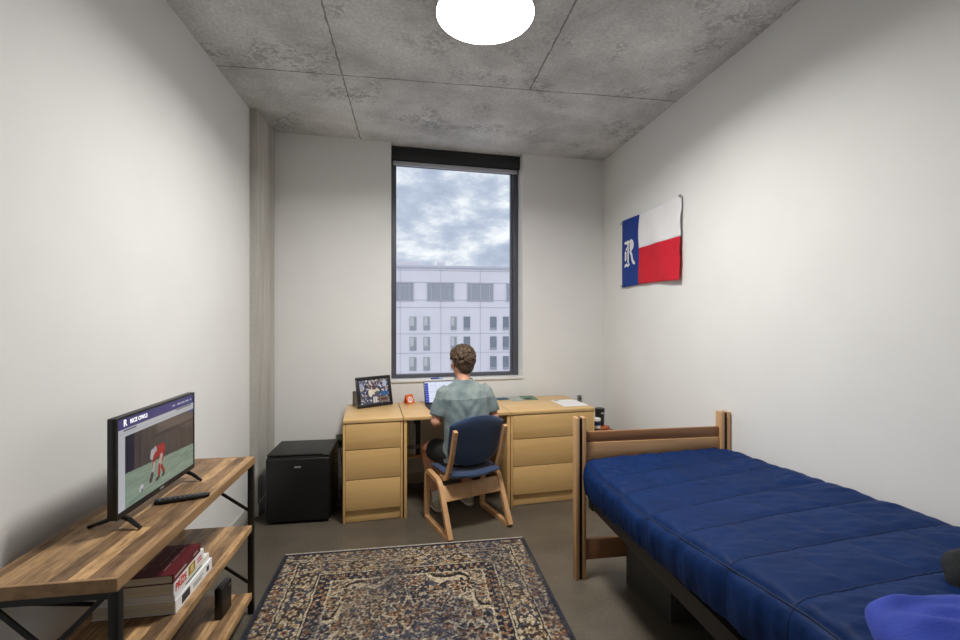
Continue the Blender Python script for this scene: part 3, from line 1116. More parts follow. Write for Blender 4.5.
drawer_unit('narrow light maple three-drawer unit at the left end of the desk', 0.0, 0.428, 0)
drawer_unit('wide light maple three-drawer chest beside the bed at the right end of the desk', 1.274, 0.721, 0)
dk = thing('desk', 'light maple desk top and side panels where the person sits', 'desk', dw(0.4335, 0), DA)
W = 0.836
obj('top', bx(0, W, -0.006, 0.615, DZ - 0.026, DZ, 0.004), MT['maple_top'], dk)
for xa in (0.004, W - 0.026):
    obj('side_panel', bx(xa, xa + 0.022, 0.004, 0.61, 0, DZ - 0.0265, 0.001), MT['maple'], dk)
obj('shelf', bx(0.0265, 0.46, 0.31, 0.60, 0.348, 0.366, 0.001), MT['maple'], dk)
obj('shelf_side', bx(0.46, 0.478, 0.31, 0.60, 0.348, DZ - 0.0265, 0.001), MT['maple'], dk)
xb = 0.4335 + 0.040
for i, (wd, hh, mtl, lab) in enumerate(((0.030, 0.27, 'olive', 'yellow-green binder leftmost under the desk top'),
                                        (0.034, 0.28, 'bluegrey', 'grey book second from the left on the shelf under the desk top'),
                                        (0.012, 0.25, 'white', 'thin pale book between the grey and black books under the desk top'),
                                        (0.038, 0.29, 'darkink', 'dark book rightmost on the shelf under the desk top'))):
    t = thing('book', lab, 'book', dw(xb + wd / 2, 0.345, 0.3665), DA, 'books on the shelf under the desk')
    b = bmesh.new()
    box(b, -wd / 2, -wd / 2 + 0.0025, 0, 0.19, 0, hh)
    box(b, wd / 2 - 0.0025, wd / 2, 0, 0.19, 0, hh)
    box(b, -wd / 2 + 0.0025, wd / 2 - 0.0025, 0, 0.003, 0, hh)
    c = obj('cover', b, MT[mtl], t, smooth=0)
    obj('page_block', bx(-wd / 2 + 0.003, wd / 2 - 0.003, 0.0035, 0.185, 0.003, hh - 0.004), MT['pages'], t, smooth=0)
    obj('spine_band', bx(-wd / 2 + 0.002, wd / 2 - 0.002, -0.0006, 0.0, 0.05, 0.08), MT['greyink'], c, smooth=0)
    xb += wd + 0.003

# framed photograph
fa = DA + R(24)
pf = thing('picture_frame', 'large black picture frame with a crowd photo standing on the left drawer unit', 'picture frame', dw(0.238, 0.455, DZ + 0.0005), fa)
PWd, PH = 0.31, 0.252
lean = Matrix.Rotation(R(-14), 4, 'X')
b = bmesh.new()
fwid = 0.027
for (xa, xb_, za, zb) in ((-PWd / 2, PWd / 2, 0, fwid), (-PWd / 2, PWd / 2, PH - fwid, PH), (-PWd / 2, -PWd / 2 + fwid, fwid, PH - fwid), (PWd / 2 - fwid, PWd / 2, fwid, PH - fwid)):
    box(b, xa, xb_, -0.009, 0.009, za, zb, 0.003)
bmesh.ops.transform(b, matrix=Matrix.Translation((0, 0, 0.003)) @ lean, verts=b.verts)
obj('frame', b, MT['blackplastic'], pf)
b = bx(-PWd / 2 + 0.02, PWd / 2 - 0.02, 0.001, 0.006, 0.02, PH - 0.02)
bmesh.ops.transform(b, matrix=Matrix.Translation((0, 0, 0.003)) @ lean, verts=b.verts)
obj('backing_board', b, MT['darkink'], pf, smooth=0)
obj('easel_stand', sweep(bmesh.new(), [(0, 0.06, 0.17), (0, 0.115, 0.002)], (1, 0, 0), 0.05, 0.004), MT['blackplastic'], pf, smooth=0)
nx, ny = 110, 86
uu, vv = np.meshgrid(np.linspace(0, 1, nx), np.linspace(0, 1, ny))
vt = 1 - vv
img = np.zeros((ny, nx, 3))
a = vnoise(uu * 22, vt * 15, 3)
d2 = vnoise(uu * 26, vt * 18, 4)
e2 = vnoise(uu * 9, vt * 7, 5)
img[:] = (62, 66, 92)
img[a > 0.55] = (120, 126, 150)
img[a > 0.70] = (206, 208, 216)
img[d2 > 0.76] = (34, 34, 48)
img[(d2 < 0.22)] = (150, 120, 108)
img[(e2 > 0.72) & (a < 0.5)] = (58, 84, 142)
pal = [(186, 60, 60), (236, 232, 224), (222, 190, 90), (160, 128, 104)]
for k in range(26):
    cx, cy = _rng.random(), _rng.random() * 0.4
    img[np.hypot((uu - cx) * 1.25, vt - cy) < 0.022] = pal[k % 4]
m_ = np.hypot((uu - 0.50) / 0.075, (vt - 0.36) / 0.07) < 1
img[np.hypot((uu - 0.52) / 0.16, (vt - 0.50) / 0.14) < 1] = (212, 204, 188)
img[np.hypot((uu - 0.36) / 0.07, (vt - 0.56) / 0.16) < 1] = (224, 218, 206)
img[m_] = (84, 60, 50)
img[np.hypot((uu - 0.60) / 0.10, (vt - 0.60) / 0.10) < 1] = (78, 84, 104)
img[(uu > 0.44) & (uu < 0.56) & (vt > 0.72) & (vt < 0.97)] = (214, 214, 218)
img[(uu > 0.49) & (uu < 0.51) & (vt > 0.75)] = (90, 92, 110)
img[np.hypot((uu - 0.85) / 0.13, (vt - 0.62) / 0.10) < 1] = (44, 96, 160)
img[(uu > 0.66) & (uu < 0.98) & (vt > 0.74) & (vt < 0.97)] = (126, 112, 100)
img[(uu > 0.70) & (uu < 0.93) & (vt > 0.79) & (vt < 0.90)] = (84, 60, 56)
img[np.hypot((uu - 0.88) / 0.07, (vt - 0.18) / 0.16) < 1] = (176, 190, 220)
img[np.hypot((uu - 0.06) / 0.08, (vt - 0.25) / 0.12) < 1] = (150, 164, 196)


def pic(U, V):
    x = (U - 0.5) * (PWd - 2 * fwid + 0.002)
    z = fwid - 0.001 + V * (PH - 2 * fwid + 0.002)
    y = np.full_like(x, -0.003)
    c_, s_ = math.cos(R(-14)), math.sin(R(-14))
    return np.stack([x, y * c_ - z * s_, y * s_ + z * c_ + 0.003], -1)


picture_grid('photograph', img, pic, MT['attr'], pf)

sf = thing('picture_frame', 'small pale picture frame partly hidden behind the large black frame', 'picture frame', dw(0.116, 0.572, DZ + 0.0005), DA + R(8))
b = bmesh.new()
for (xa, xb_, za, zb) in ((-0.07, 0.07, 0, 0.01), (-0.07, 0.07, 0.11, 0.12), (-0.07, -0.06, 0.01, 0.11), (0.06, 0.07, 0.01, 0.11)):
    box(b, xa, xb_, -0.006, 0.006, za, zb, 0.001, 1)
obj('frame', b, MT['silver'], sf)
obj('picture', bx(-0.06, 0.06, -0.001, 0.004, 0.01, 0.11), M('pale_picture', (196, 198, 202), 0.4), sf, smooth=0)

# orange tent card
tc_ = thing('tent_card', 'small orange folded tent card with the number 75 on the desk', 'card', dw(0.518, 0.535, DZ + 0.0005), DA + R(36))
b = bmesh.new()
hw, hd, hh = 0.040, 0.028, 0.078
sweep(b, [(0, -hd, 0.001), (0, 0, hh)], (1, 0, 0), hw * 2, 0.0014)
sweep(b, [(0, hd, 0.001), (0, 0, hh)], (1, 0, 0), hw * 2, 0.0014)
obj('card', b, MT['orange'], tc_, smooth=0)
ln = math.hypot(hd, hh)
ey = Vector((0, hd / ln, hh / ln))
mt = basis(Vector((0, -hd / 2, hh / 2)) + Vector((0, -hh, hd)).normalized() * 0.0012 - ey * 0.004, (1, 0, 0), ey)
b = lathe(bmesh.new(), [(0, 0), (0.026, 0), (0.026, 0.0004), (0, 0.0004)], 28)
b.transform(mt)
obj('white_disc', b, MT['white'], tc_, smooth=0)
mt2 = mt @ Matrix.Translation((0, 0, 0.0008))
text('number', '75', 0.036, MT['orange'], tc_, mt2, 0.0003, 0.0012)

# laptop
lt = thing('laptop', 'open laptop with a bright screen on the desk in front of the person', 'laptop', dw(0.815, 0.29, DZ + 0.0005), DA + R(5))
obj('base', bx(-0.165, 0.165, -0.115, 0.115, 0.0, 0.014, 0.004), MT['blackplastic'], lt)
b = bmesh.new()
for i in range(13):
    for j in range(5):
        box(b, -0.145 + i * 0.0226, -0.145 + i * 0.0226 + 0.019, -0.02 + j * 0.0235, -0.02 + j * 0.0235 + 0.019, 0.014, 0.0155)
obj('keyboard', b, MT['darkink'], lt, smooth=0)
obj('touchpad', bx(-0.05, 0.05, -0.105, -0.04, 0.0138, 0.0144), M('touchpad', (52, 52, 54), 0.35), lt, smooth=0)
lm = Matrix.Translation((0, 0.117, 0.012)) @ Matrix.Rotation(R(-24), 4, 'X')
b = bx(-0.165, 0.165, -0.003, 0.005, 0.0, 0.200, 0.003)
b.transform(lm)
lid = obj('screen_lid', b, MT['blackplastic'], lt)
nx, ny = 90, 60
uu, vv = np.meshgrid(np.linspace(0, 1, nx), np.linspace(0, 1, ny))
vt = 1 - vv
img = np.zeros((ny, nx, 3))
img[:] = (226, 234, 250)
img[uu < 0.10] = (32, 48, 160)
img[(vt < 0.05)] = (206, 212, 236)
img[(uu < 0.09) & (np.abs((vt * 9) % 1 - 0.5) < 0.18)] = (110, 126, 220)
img[(uu > 0.12) & (uu < 0.30) & (np.abs((vt * 14) % 1 - 0.5) < 0.16)] = (196, 208, 236)
img[(uu > 0.31) & (uu < 0.318)] = (170, 184, 220)
img[(uu > 0.35) & (uu < 0.9) & (np.abs((vt * 11) % 1 - 0.5) < 0.16) & (vt > 0.12)] = (206, 216, 242)


def lscr(U, V):
    x = (U - 0.5) * 0.310
    z = 0.014 + V * 0.178
    M4 = np.array(lm)
    p = np.stack([x, np.full_like(x, -0.0036), z, np.ones_like(x)], -1)
    return (p @ M4.T)[..., :3]


picture_grid('display', img, lscr, MT['laptopscreen'], lid)

# papers on the desk
pp = thing('paper_sheets', 'white sheets of paper at the right end of the desk run', 'paper', dw(1.875, 0.225, DZ + 0.0004), DA + R(2))
for k in range(3):
    m4 = Matrix.Rotation(R((-3, 2, 0)[k]), 4, 'Z')
    b = bx(-0.108, 0.108, -0.14, 0.14, 0.0012 * k, 0.0012 * k + 0.0009)
    b.transform(m4)
    s = obj('sheet', b, MT['white'], pp, smooth=0)
obj('letterhead', bx(-0.095, -0.055, 0.10, 0.122, 0.0033, 0.0036), MT['navy'], s, smooth=0)
b = bmesh.new()
for k in range(12):
    box(b, -0.09, 0.085 - (k % 4 == 3) * 0.06, 0.07 - k * 0.015, 0.073 - k * 0.015, 0.0033, 0.0035)
obj('text_lines', b, M('pale_ink', (198, 198, 204), 0.7), s, smooth=0)
gz = tag(obj('flyer', bx(-0.065, 0.065, -0.105, 0.105, 0, 0.0025), MT['greyprint'], loc=dw(1.475, 0.535, DZ + 0.0004), rot=(0, 0, DA + R(6)), smooth=0),
         'grey printed flyer lying on the desk just right of the person', 'flyer')
gr_ = thing('booklet', 'green printed booklet lying beside the grey flyer on the desk', 'booklet', dw(1.612, 0.545, DZ + 0.0004), DA + R(-4))
obj('booklet_cover', bx(-0.066, 0.066, -0.10, 0.10, 0, 0.004), MT['green'], gr_, smooth=0)
obj('printed_photo', bx(-0.045, 0.02, -0.08, 0.0, 0.004, 0.0044), MT['darkink'], gr_, smooth=0)
tag(obj('folder', bx(-0.06, 0.05, -0.05, 0.05, 0, 0.006, 0.001), M('folder_blue', (44, 84, 108), 0.5), loc=dw(1.365, 0.555, DZ + 0.0004), rot=(0, 0, DA + R(12))),
    'thin blue-green folder on the desk behind the right arm of the person', 'folder')
mk = thing('marker_pen', 'blue marker pen lying on the window sill', 'pen', (WO.x + 0.235, WO.y + 0.0235 + 0.02, OZ + 0.0275), WA + R(6))
obj('barrel', tube(bmesh.new(), [(-0.055, 0, 0), (0.02, 0, 0)], 0.007, 12), M('marker_blue', (40, 70, 170), 0.4), mk)
obj('pen_cap', tube(bmesh.new(), [(0.02, 0, 0), (0.06, 0, 0)], 0.0075, 12), M('cap_pale', (170, 184, 214), 0.4), mk)


# wall fittings and cable
def wall_pt(x, off, z):
    return Vector((WO.x + x * math.cos(WA) + off * math.sin(WA), WO.y + x * math.sin(WA) - off * math.cos(WA), z))


wo = thing('wall_outlet', 'grey wall outlet with a black plug beside the mini fridge', 'outlet', wall_pt(-0.615, 0, 0.42), WA)
obj('face_plate', bx(-0.035, 0.035, -0.007, -0.0005, -0.06, 0.06, 0.002), MT['plate'], wo)
obj('plug', bx(-0.016, 0.016, -0.035, -0.0075, -0.03, 0.01, 0.004), MT['blackplastic'], wo)
cp = [wall_pt(-0.615, 0.036, 0.40), wall_pt(-0.605, 0.06, 0.33), wall_pt(-0.592, 0.10, 0.24), wall_pt(-0.586, 0.15, 0.15), wall_pt(-0.588, 0.20, 0.06),
      wall_pt(-0.592, 0.26, 0.012)]
for k in range(14):
    a_ = k * 0.75
    cp.append(wall_pt(-0.600 + 0.018 * math.cos(a_), 0.40 + 0.06 * math.sin(a_), 0.008 + 0.005 * k))


def catmull(pts, n=6):
    pts = [Vector(p) for p in pts]
    out = []
    for i in range(len(pts) - 1):
        p0, p1, p2, p3 = pts[max(0, i - 1)], pts[i], pts[i + 1], pts[min(len(pts) - 1, i + 2)]
        for k in range(n):
            t = k / n
            out.append(0.5 * ((2 * p1) + (p2 - p0) * t + (2 * p0 - 5 * p1 + 4 * p2 - p3) * t * t + (3 * p1 - p0 - 3 * p2 + p3) * t ** 3))
    out.append(pts[-1])
    return out


tag(obj('power_cord', tube(bmesh.new(), catmull(cp), 0.0045, 8), MT['blackplastic']), 'black power cord coiled on the floor between the fridge and the desk', 'cord')
db = thing('data_box', 'small grey-green data socket box on the back wall above the right end of the desk', 'socket', wall_pt(1.648, 0, 0.703), WA)
obj('face_plate', bx(-0.018, 0.018, -0.022, -0.0005, -0.03, 0.03, 0.003), MT['plate'], db)
obj('socket_face', bx(-0.009, 0.009, -0.0228, -0.022, -0.012, 0.012), MT['darkink'], db, smooth=0)

# ------------------------------------------------------------------ side table in the right corner
st = thing('side_table', 'small brown side table in the corner behind the headboard', 'side table', (1.635, 3.86, 0))
obj('top', bx(-0.098, 0.098, -0.16, 0.16, 0.505, 0.53, 0.003), MT['brown'], st)
for xx in (-0.08, 0.08):
    for yy in (-0.14, 0.14):
        obj('leg', bx(xx - 0.014, xx + 0.014, yy - 0.014, yy + 0.014, 0, 0.5045, 0.002), MT['brown'], st)
tb = thing('tumbler', 'dark insulated tumbler standing on the corner side table', 'tumbler', (1.675, 3.86, 0.5303))
obj('tumbler_body', lathe(bmesh.new(), [(0, 0), (0.036, 0), (0.038, 0.004), (0.042, 0.13), (0.041, 0.138), (0, 0.138)], 24), MT['tumbler'], tb)
obj('lid', lathe(bmesh.new(), [(0, 0.1382), (0.043, 0.1382), (0.043, 0.152), (0.039, 0.156), (0, 0.156)], 24), MT['blackplastic'], tb)
obj('label_band', bx(-0.006, 0.026, -0.0445, -0.040, 0.112, 0.124), MT['greyprint'], tb, smooth=0)
cn = thing('jar', 'navy and white jar in front of the dark tumbler on the side table', 'jar', (1.60, 3.745, 0.5303))
obj('jar_body', lathe(bmesh.new(), [(0, 0), (0.028, 0), (0.03, 0.004), (0.03, 0.072), (0, 0.072)], 22), MT['navy'], cn)
obj('lid', lathe(bmesh.new(), [(0, 0.0722), (0.031, 0.0722), (0.031, 0.094), (0, 0.094)], 22), MT['white'], cn)
obj('white_band', lathe(bmesh.new(), [(0.0305, 0.008), (0.0308, 0.008), (0.0308, 0.034), (0.0305, 0.034)], 22), MT['white'], cn)
tag(obj('snack_pouch', bx(-0.05, 0.05, -0.03, 0.03, 0, 0.02, 0.008, 3), M('pouch', (172, 84, 44), 0.5, var=0.3, scale=40), loc=(1.672, 3.745, 0.5303), rot=(0, 0, 0.9)),
    'small orange-brown packet lying on the side table in front of the tumbler', 'packet')

# ------------------------------------------------------------------ bed
BY = 2.47
bed = thing('bed_frame', 'pale wooden bed frame with slotted twin-board posts against the right wall', 'bed', (1.42, 1.45, 0))


def bl_(bm):
    bmesh.ops.translate(bm, vec=(-1.42, -1.45, 0), verts=bm.verts)
    return bm


def post(xa, y0, zt):
    yA, yB = (y0, y0 + 0.056)
    p = obj('post', bl_(bx(xa, xa + 0.021, yA, yB, 0, zt, 0.003)), MT['bedwood'], bed)
    obj('post', bl_(bx(xa + 0.040, xa + 0.061, yA, yB, 0, zt, 0.003)), MT['bedwood'], bed)
    b = bx(xa + 0.0212, xa + 0.0398, yA + 0.008, yB - 0.004, 0.004, zt - 0.004)
    c = obj('slot_channel', bl_(b), MT['blackmetal'], bed, smooth=0)
    b = bmesh.new()
    k = 0.06
    while k < zt - 0.05:
        box(b, xa + 0.027, xa + 0.034, yA + 0.0065, yA + 0.008, k, k + 0.012)
        k += 0.075
    obj('channel_holes', bl_(b), M('slot_dark', (6, 6, 6), 0.9), c, smooth=0)


post(0.930, BY, 0.925)
post(1.842, BY, 0.930)
post(0.930, 0.42, 0.925)
post(1.842, 0.42, 0.930)
obj('post', bl_(bx(1.8795, 1.899, BY + 0.057, BY + 0.075, 0, 0.905, 0.002)), MT['bedwood'], bed)
for yy in (BY + 0.016, 0.436):
    obj('end_rail', bl_(bx(0.9915, 1.8415, yy, yy + 0.024, 0.66, 0.779, 0.003)), MT['bedwood_h'], bed)
    tag(obj('end_rail', bl_(bx(0.9915, 1.8415, yy + 0.006, yy + 0.026, 0.7795, 0.840, 0.004)), MT['bedwood_d'], bed), 'darker brown top rail')
    obj('end_rail', bl_(bx(0.9915, 1.8415, yy, yy + 0.024, 0.105, 0.222, 0.003)), MT['bedwood_d'], bed)
for xa in (1.004, 1.836):
    obj('side_rail', bl_(bx(xa, xa + 0.03, 0.48, BY - 0.002, 0.425, 0.50, 0.002)), M('rail_steel', (34, 31, 29), 0.5), bed)
obj('corner_bracket', bl_(bx(1.002, 1.014, BY - 0.06, BY - 0.003, 0.415, 0.52, 0.002)), MT['blackmetal'], bed)
obj('deck', bl_(bx(1.0345, 1.8355, 0.48, BY - 0.004, 0.46, 0.495)), M('deck_steel', (40, 38, 36), 0.6), bed, smooth=0)
tag(obj('mattress', bx(1.025, 1.868, 0.475, 2.45, 0.503, 0.630, 0.03, 3), M('mattress_blue', (30, 40, 70), 0.8)),
    'dark mattress hidden under the navy quilt on the bed', 'mattress')

ROWS = [2.46, 2.231, 2.025, 1.782, 1.547, 1.293, 1.046, 0.80, 0.56, 0.32]
LONG = [0.0, 0.215, 0.44, 0.655, 0.88]       # lengthwise seams, metres in from the left edge


def prof_pts(y):
    k = min(0.85, max(0.0, 1.85 - y))
    ze = 0.652 + 0.118 * k
    far = max(0.0, (y - 2.30) / 0.16)
    ze += 0.022 * min(1, far)
    zb = 0.492 + 0.062 * min(1.2, max(0.0, 2.2 - y))
    zw = 0.722 + 0.060 * min(1.4, max(0.0, 2.43 - y))
    zm = (ze + zw) / 2 + 0.006
    return [(0.982, zb), (0.972, zb + 0.35 * (ze - zb)), (0.972, zb + 0.72 * (ze - zb)), (0.990, ze - 0.006), (1.035, ze + 0.014),
            (1.20, ze + 0.25 * (zm - ze) + 0.016), (1.42, zm), (1.65, zm + 0.55 * (zw - zm)), (1.80, zw - 0.004), (1.865, zw - 0.02), (1.882, zw - 0.075)]


NS, NT_ = 120, 220
S_SEAM_EDGE = None
gridP = []
seam_side = []
for j in range(NT_ + 1):
    y = 2.462 - (2.462 - 0.475) * j / NT_
    p3 = [Vector((x_, 0, z_)) for x_, z_ in prof_pts(y)]
    dense = catmull(p3, 24)
    L = [0.0]
    for q in range(1, len(dense)):
        L.append(L[-1] + (dense[q] - dense[q - 1]).length)
    row = []
    edge_len = L[3 * 24]
    for i in range(NS + 1):
        # the left edge seam sits at a fixed column so that grid lines follow it
        f = i / NS
        c0 = 28 / NS
        s_ = edge_len * (f / c0) if f <= c0 else edge_len + (L[-1] - edge_len) * (f - c0) / (1 - c0)
        q = 0
        lo, hi = 0, len(L) - 1
        while hi - lo > 1:
            md_ = (lo + hi) // 2
            if L[md_] <= s_:
                lo = md_
            else:
                hi = md_
        t_ = (s_ - L[lo]) / max(1e-9, L[hi] - L[lo])
        v = dense[lo].lerp(dense[hi], min(1, max(0, t_)))
        row.append((Vector((v.x, y, v.z)), s_ - edge_len))
    gridP.append(row)


def seam_row_y(k, s_):
    return ROWS[k] + (0.018 * math.sin(PI * min(1, max(0, s_) / 0.88)) if s_ > 0 else 0.0)


def pillow01(d, half):
    t_ = min(1.0, d / half)
    return 1 - (1 - t_) ** 2.2


quilt_co = []
for j, row in enumerate(gridP):
    out = []
    for i, (p, s_) in enumerate(row):
        a_ = row[max(0, i - 1)][0]
        b_ = row[min(NS, i + 1)][0]
        tS = (b_ - a_)
        tY = gridP[min(NT_, j + 1)][i][0] - gridP[max(0, j - 1)][i][0]
        n = tS.cross(tY)
        n.normalize()
        if n.x > 0 and s_ < 0:
            n = -n
        elif s_ >= 0 and n.z < 0:
            n = -n
        dr = min(abs(p.y - seam_row_y(k, s_)) for k in range(len(ROWS)))
        dl_ = min(abs(s_ - q) for q in LONG)
        if s_ < 0:
            dl_ = min(abs(s_), abs(s_ + 0.24) if False else 1.0)
        deep = min(pillow01(dr, 0.09), pillow01(dl_, 0.075) * 0.6 + 0.4 if not (abs(s_) < 0.05 or s_ < 0) else pillow01(abs(s_), 0.05))
        h = (0.012 if s_ >= 0 else 0.006) * deep
        w1 = mnoise.noise(Vector((p.x * 5 + p.y * 3, p.y * 9, 1.3)))
        w2 = mnoise.noise(Vector((p.x * 13, p.y * 30 + p.x * 12, 4.1)))
        w3 = mnoise.noise(Vector((p.x * 26 + p.y * 14, p.y * 34 - p.x * 10, 7.7)))
        w4 = mnoise.noise(Vector((p.x * 4 - p.y * 6, p.y * 15 + p.x * 7, 9.2)))
        h += 0.0095 * max(0, w4 - 0.05) * (0.3 + 0.7 * deep)
        h += 0.0014 * math.sin(p.x * 190 + 6 * w1) * math.exp(-dr / 0.022) * (1 if s_ > 0.02 else 0)
        farw = 1.5 + 1.6 * min(1, max(0, (p.y - 1.7) / 0.6))
        h += (0.006 * w1 + (0.0030 * w2 + 0.0020 * w3) * farw) * (0.4 + 0.6 * deep)
        if s_ < 0:
            h += 0.005 * mnoise.noise(Vector((p.y * 9, p.z * 6, 2.0))) + 0.002 * mnoise.noise(Vector((p.y * 30, p.z * 26, 3.0)))
        out.append(p + n * h)
    quilt_co.append(out)
b = bmesh.new()
vs = [[b.verts.new(v) for v in row] for row in quilt_co]
for j in range(NT_):
    for i in range(NS):
        b.faces.new((vs[j][i], vs[j][i + 1], vs[j + 1][i + 1], vs[j + 1][i]))
bmesh.ops.recalc_face_normals(b, faces=b.faces)
if sum(f.normal.z for f in b.faces) < 0:
    bmesh.ops.reverse_faces(b, faces=b.faces)
me = bpy.data.meshes.new('quilt')
b.to_mesh(me)
b.free()
me.shade_smooth()
me.materials.append(MT['quilt'])
quilt = bpy.data.objects.new('quilt', me)
C.objects.link(quilt)
sd = quilt.modifiers.new('thickness', 'SOLIDIFY')
sd.thickness = 0.008
sd.offset = -1
tag(quilt, 'navy blue quilted comforter spread over the bed', 'quilt')
# thread lines lying in the seams
b = bmesh.new()
for k in range(1, len(ROWS) - 1):
    line = []
    for i in range(2, NS - 1):
        yk = seam_row_y(k, gridP[0][i][1])
        j = (2.462 - yk) / (2.462 - 0.475) * NT_
        j0 = int(j)
        if 0 <= j0 < NT_:
            line.append(quilt_co[j0][i].lerp(quilt_co[j0 + 1][i], j - j0) + Vector((0, 0, 0.0005)))
    if len(line) > 4:
        tube(b, line, 0.0013, 5)
for q_ in LONG[1:4]:
    line = []
    for j in range(2, NT_ - 2, 2):
        i_ = min(range(30, NS), key=lambda i: abs(gridP[j][i][1] - q_))
        a_, c_ = gridP[j][i_][1], gridP[j][i_ + 1][1] if i_ < NS else gridP[j][i_][1]
        line.append(quilt_co[j][i_].lerp(quilt_co[j][min(NS, i_ + 1)], min(1, max(0, (q_ - a_) / max(1e-6, c_ - a_)))) + Vector((0, 0, 0.0002)))
    tube(b, line, 0.0009, 5)
ci = 28
tube(b, [quilt_co[j][ci] + Vector((-0.001, 0, 0.001)) for j in range(0, NT_ + 1, 2)], 0.0030, 6)
obj('stitching', b, MT['stitch'], quilt)


def cushion(name, label, cat, loc, rot, hx, hy, hz, mat, seed, wr=0.012, n=48):
    b = bmesh.new()
    bmesh.ops.create_grid(b, x_segments=n, y_segments=n, size=1.0)
    top = [(v, v.co.copy()) for v in b.verts]
    def pt(x, y, sgn):
        ex, ey = 1 - abs(x) ** 3.2, 1 - abs(y) ** 3.2
        th = (max(0, ex) * max(0, ey)) ** 0.42
        pin = 1 - 0.10 * (abs(x * y) ** 2)
        z_ = sgn * hz * th
        q = Vector((x * hx * (1 - 0.07 * y * y) * pin, y * hy * (1 - 0.07 * x * x) * pin, z_))
        w = mnoise.noise(Vector((x * 2.0 + seed, y * 2.6, sgn * 2))) * 1.0 + 0.6 * mnoise.noise(Vector((x * 4.2 + y * 3 + seed, y * 5 - x * 2, 5)))
        q.z += sgn * wr * w * th
        return q
    for v, c0 in top:
        v.co = pt(c0.x, c0.y, 1)
    b2 = bmesh.new()
    bmesh.ops.create_grid(b2, x_segments=n, y_segments=n, size=1.0)
    for v in b2.verts:
        v.co = pt(v.co.x, v.co.y, -1)
    m2 = bpy.data.meshes.new('t')
    b2.to_mesh(m2)
    b2.free()
    b.from_mesh(m2)
    bpy.data.meshes.remove(m2)
    bmesh.ops.remove_doubles(b, verts=b.verts, dist=0.0012)
    bmesh.ops.recalc_face_normals(b, faces=b.faces)
    o = obj(name, b, mat, smooth=80, loc=loc, rot=rot)
    return tag(o, label, cat)


cushion('pillow', 'bright royal blue pillow at the near end of the bed', 'pillow', (1.215, 0.632, 0.838), (R(2), 0, R(-18)), 0.32, 0.21, 0.068, MT['royal'], 3.0, 0.022)
cushion('cushion', 'dark cushion leaning beside the royal blue pillow', 'cushion', (1.59, 0.985, 0.800), (R(58), 0, R(-3)), 0.18, 0.085, 0.045, MT['darkcush'], 8.0)

# box under the bed
sb = thing('storage_cabinet', 'dark grey storage cabinet on the floor under the bed', 'cabinet', (1.426, 2.26, 0), R(9))
obj('cabinet_body', bx(-0.20, 0.20, -0.18, 0.18, 0, 0.405, 0.004), MT['boxgrey'], sb)
obj('drawer_front', bx(-0.185, 0.185, -0.19, -0.181, 0.03, 0.39, 0.003), MT['boxgrey'], sb)
obj('drawer_handle', bx(-0.06, 0.06, -0.202, -0.191, 0.30, 0.315, 0.002), MT['blackmetal'], sb)

# ------------------------------------------------------------------ rug
RX0, RX1, RY0, RY1 = -0.781, 0.752, 0.60, 2.995
RNX, RNY = 388, 600
U, V = np.meshgrid(np.linspace(0, RX1 - RX0, RNX), np.linspace(0, RY1 - RY0, RNY))
RW, RL = RX1 - RX0, RY1 - RY0
ed = np.minimum(np.minimum(U, RW - U), np.minimum(V, RL - V))
wx = vnoise(U * 26, V * 26, 11) - 0.5 + 0.25 * (vnoise(U * 60, V * 60, 12) - 0.5)
wy = vnoise(U * 26, V * 26, 13) - 0.5 + 0.25 * (vnoise(U * 60, V * 60, 14) - 0.5)
mx, my = np.abs(U - RW / 2 + 0.013 * wx), np.abs(V - RL / 2 + 0.013 * wy)
# distance along the border, for repeating motifs
horiz = np.minimum(V, RL - V) < np.minimum(U, RW - U)
al = np.where(horiz, mx, my)
ed0 = ed
ed = np.maximum(0, ed + 0.009 * wx * (ed > 0.03))
NAVY, NAVY2, BEIGE, CREAM, RUST, BROWN, GREY, DKBR, OCHRE = (44, 47, 60), (76, 78, 92), (170, 152, 130), (202, 188, 165), (136, 98, 74), (78, 62, 56), (124, 120, 122), (48, 42, 42), (158, 132, 102)
img = np.zeros((RNY, RNX, 3))


def put(mask, c, k=1.0):
    img[mask] = img[mask] * (1 - k) + np.array(c) * k


def motif(c, per, cx_al, inner, outer):
    pass


n1 = vnoise(mx * 30, my * 30, 1)
n2 = vnoise(mx * 52, my * 52, 2)
n3 = vnoise(mx * 16, my * 16, 3)
n4 = vnoise(mx * 80, my * 80, 4)
n5 = vnoise(U * 5, V * 5, 5)
n6 = vnoise(U * 150, V * 150, 6)
n7 = vnoise(U * 8, V * 3.2, 8)
# field: cream with arabesque vines
put(ed >= 0, BEIGE)
vine = np.abs(n1 - 0.5) < 0.055
put(vine, BROWN)
put(np.abs(n3 - 0.47) < 0.03, NAVY2)
put((n2 > 0.72), RUST)
put((n2 < 0.25), NAVY2)
put((n4 > 0.74), CREAM)
put((n4 < 0.22), BROWN)
# lobed navy medallion
th = np.arctan2(my, mx + 1e-6)
rad = np.hypot(mx / 0.60, my / 0.93)
lob = 0.92 + 0.07 * np.cos(th * 16) + 0.05 * np.cos(th * 4)
md_ = rad < lob
put(md_, NAVY)
put(md_ & (n3 > 0.56), NAVY2)
put(md_ & (np.abs(n1 - 0.5) < 0.05), BEIGE)
put(md_ & (n2 > 0.73), RUST)
put(md_ & (n2 < 0.24), CREAM)
put(md_ & (n4 > 0.78), GREY)
ring = np.abs(rad - lob) < 0.022
put(ring, CREAM)
put(np.abs(rad - lob - 0.035) < 0.012, DKBR)
rg2 = np.abs(rad - lob * 0.86) < 0.012
put(rg2 & (n4 > 0.4), BEIGE)
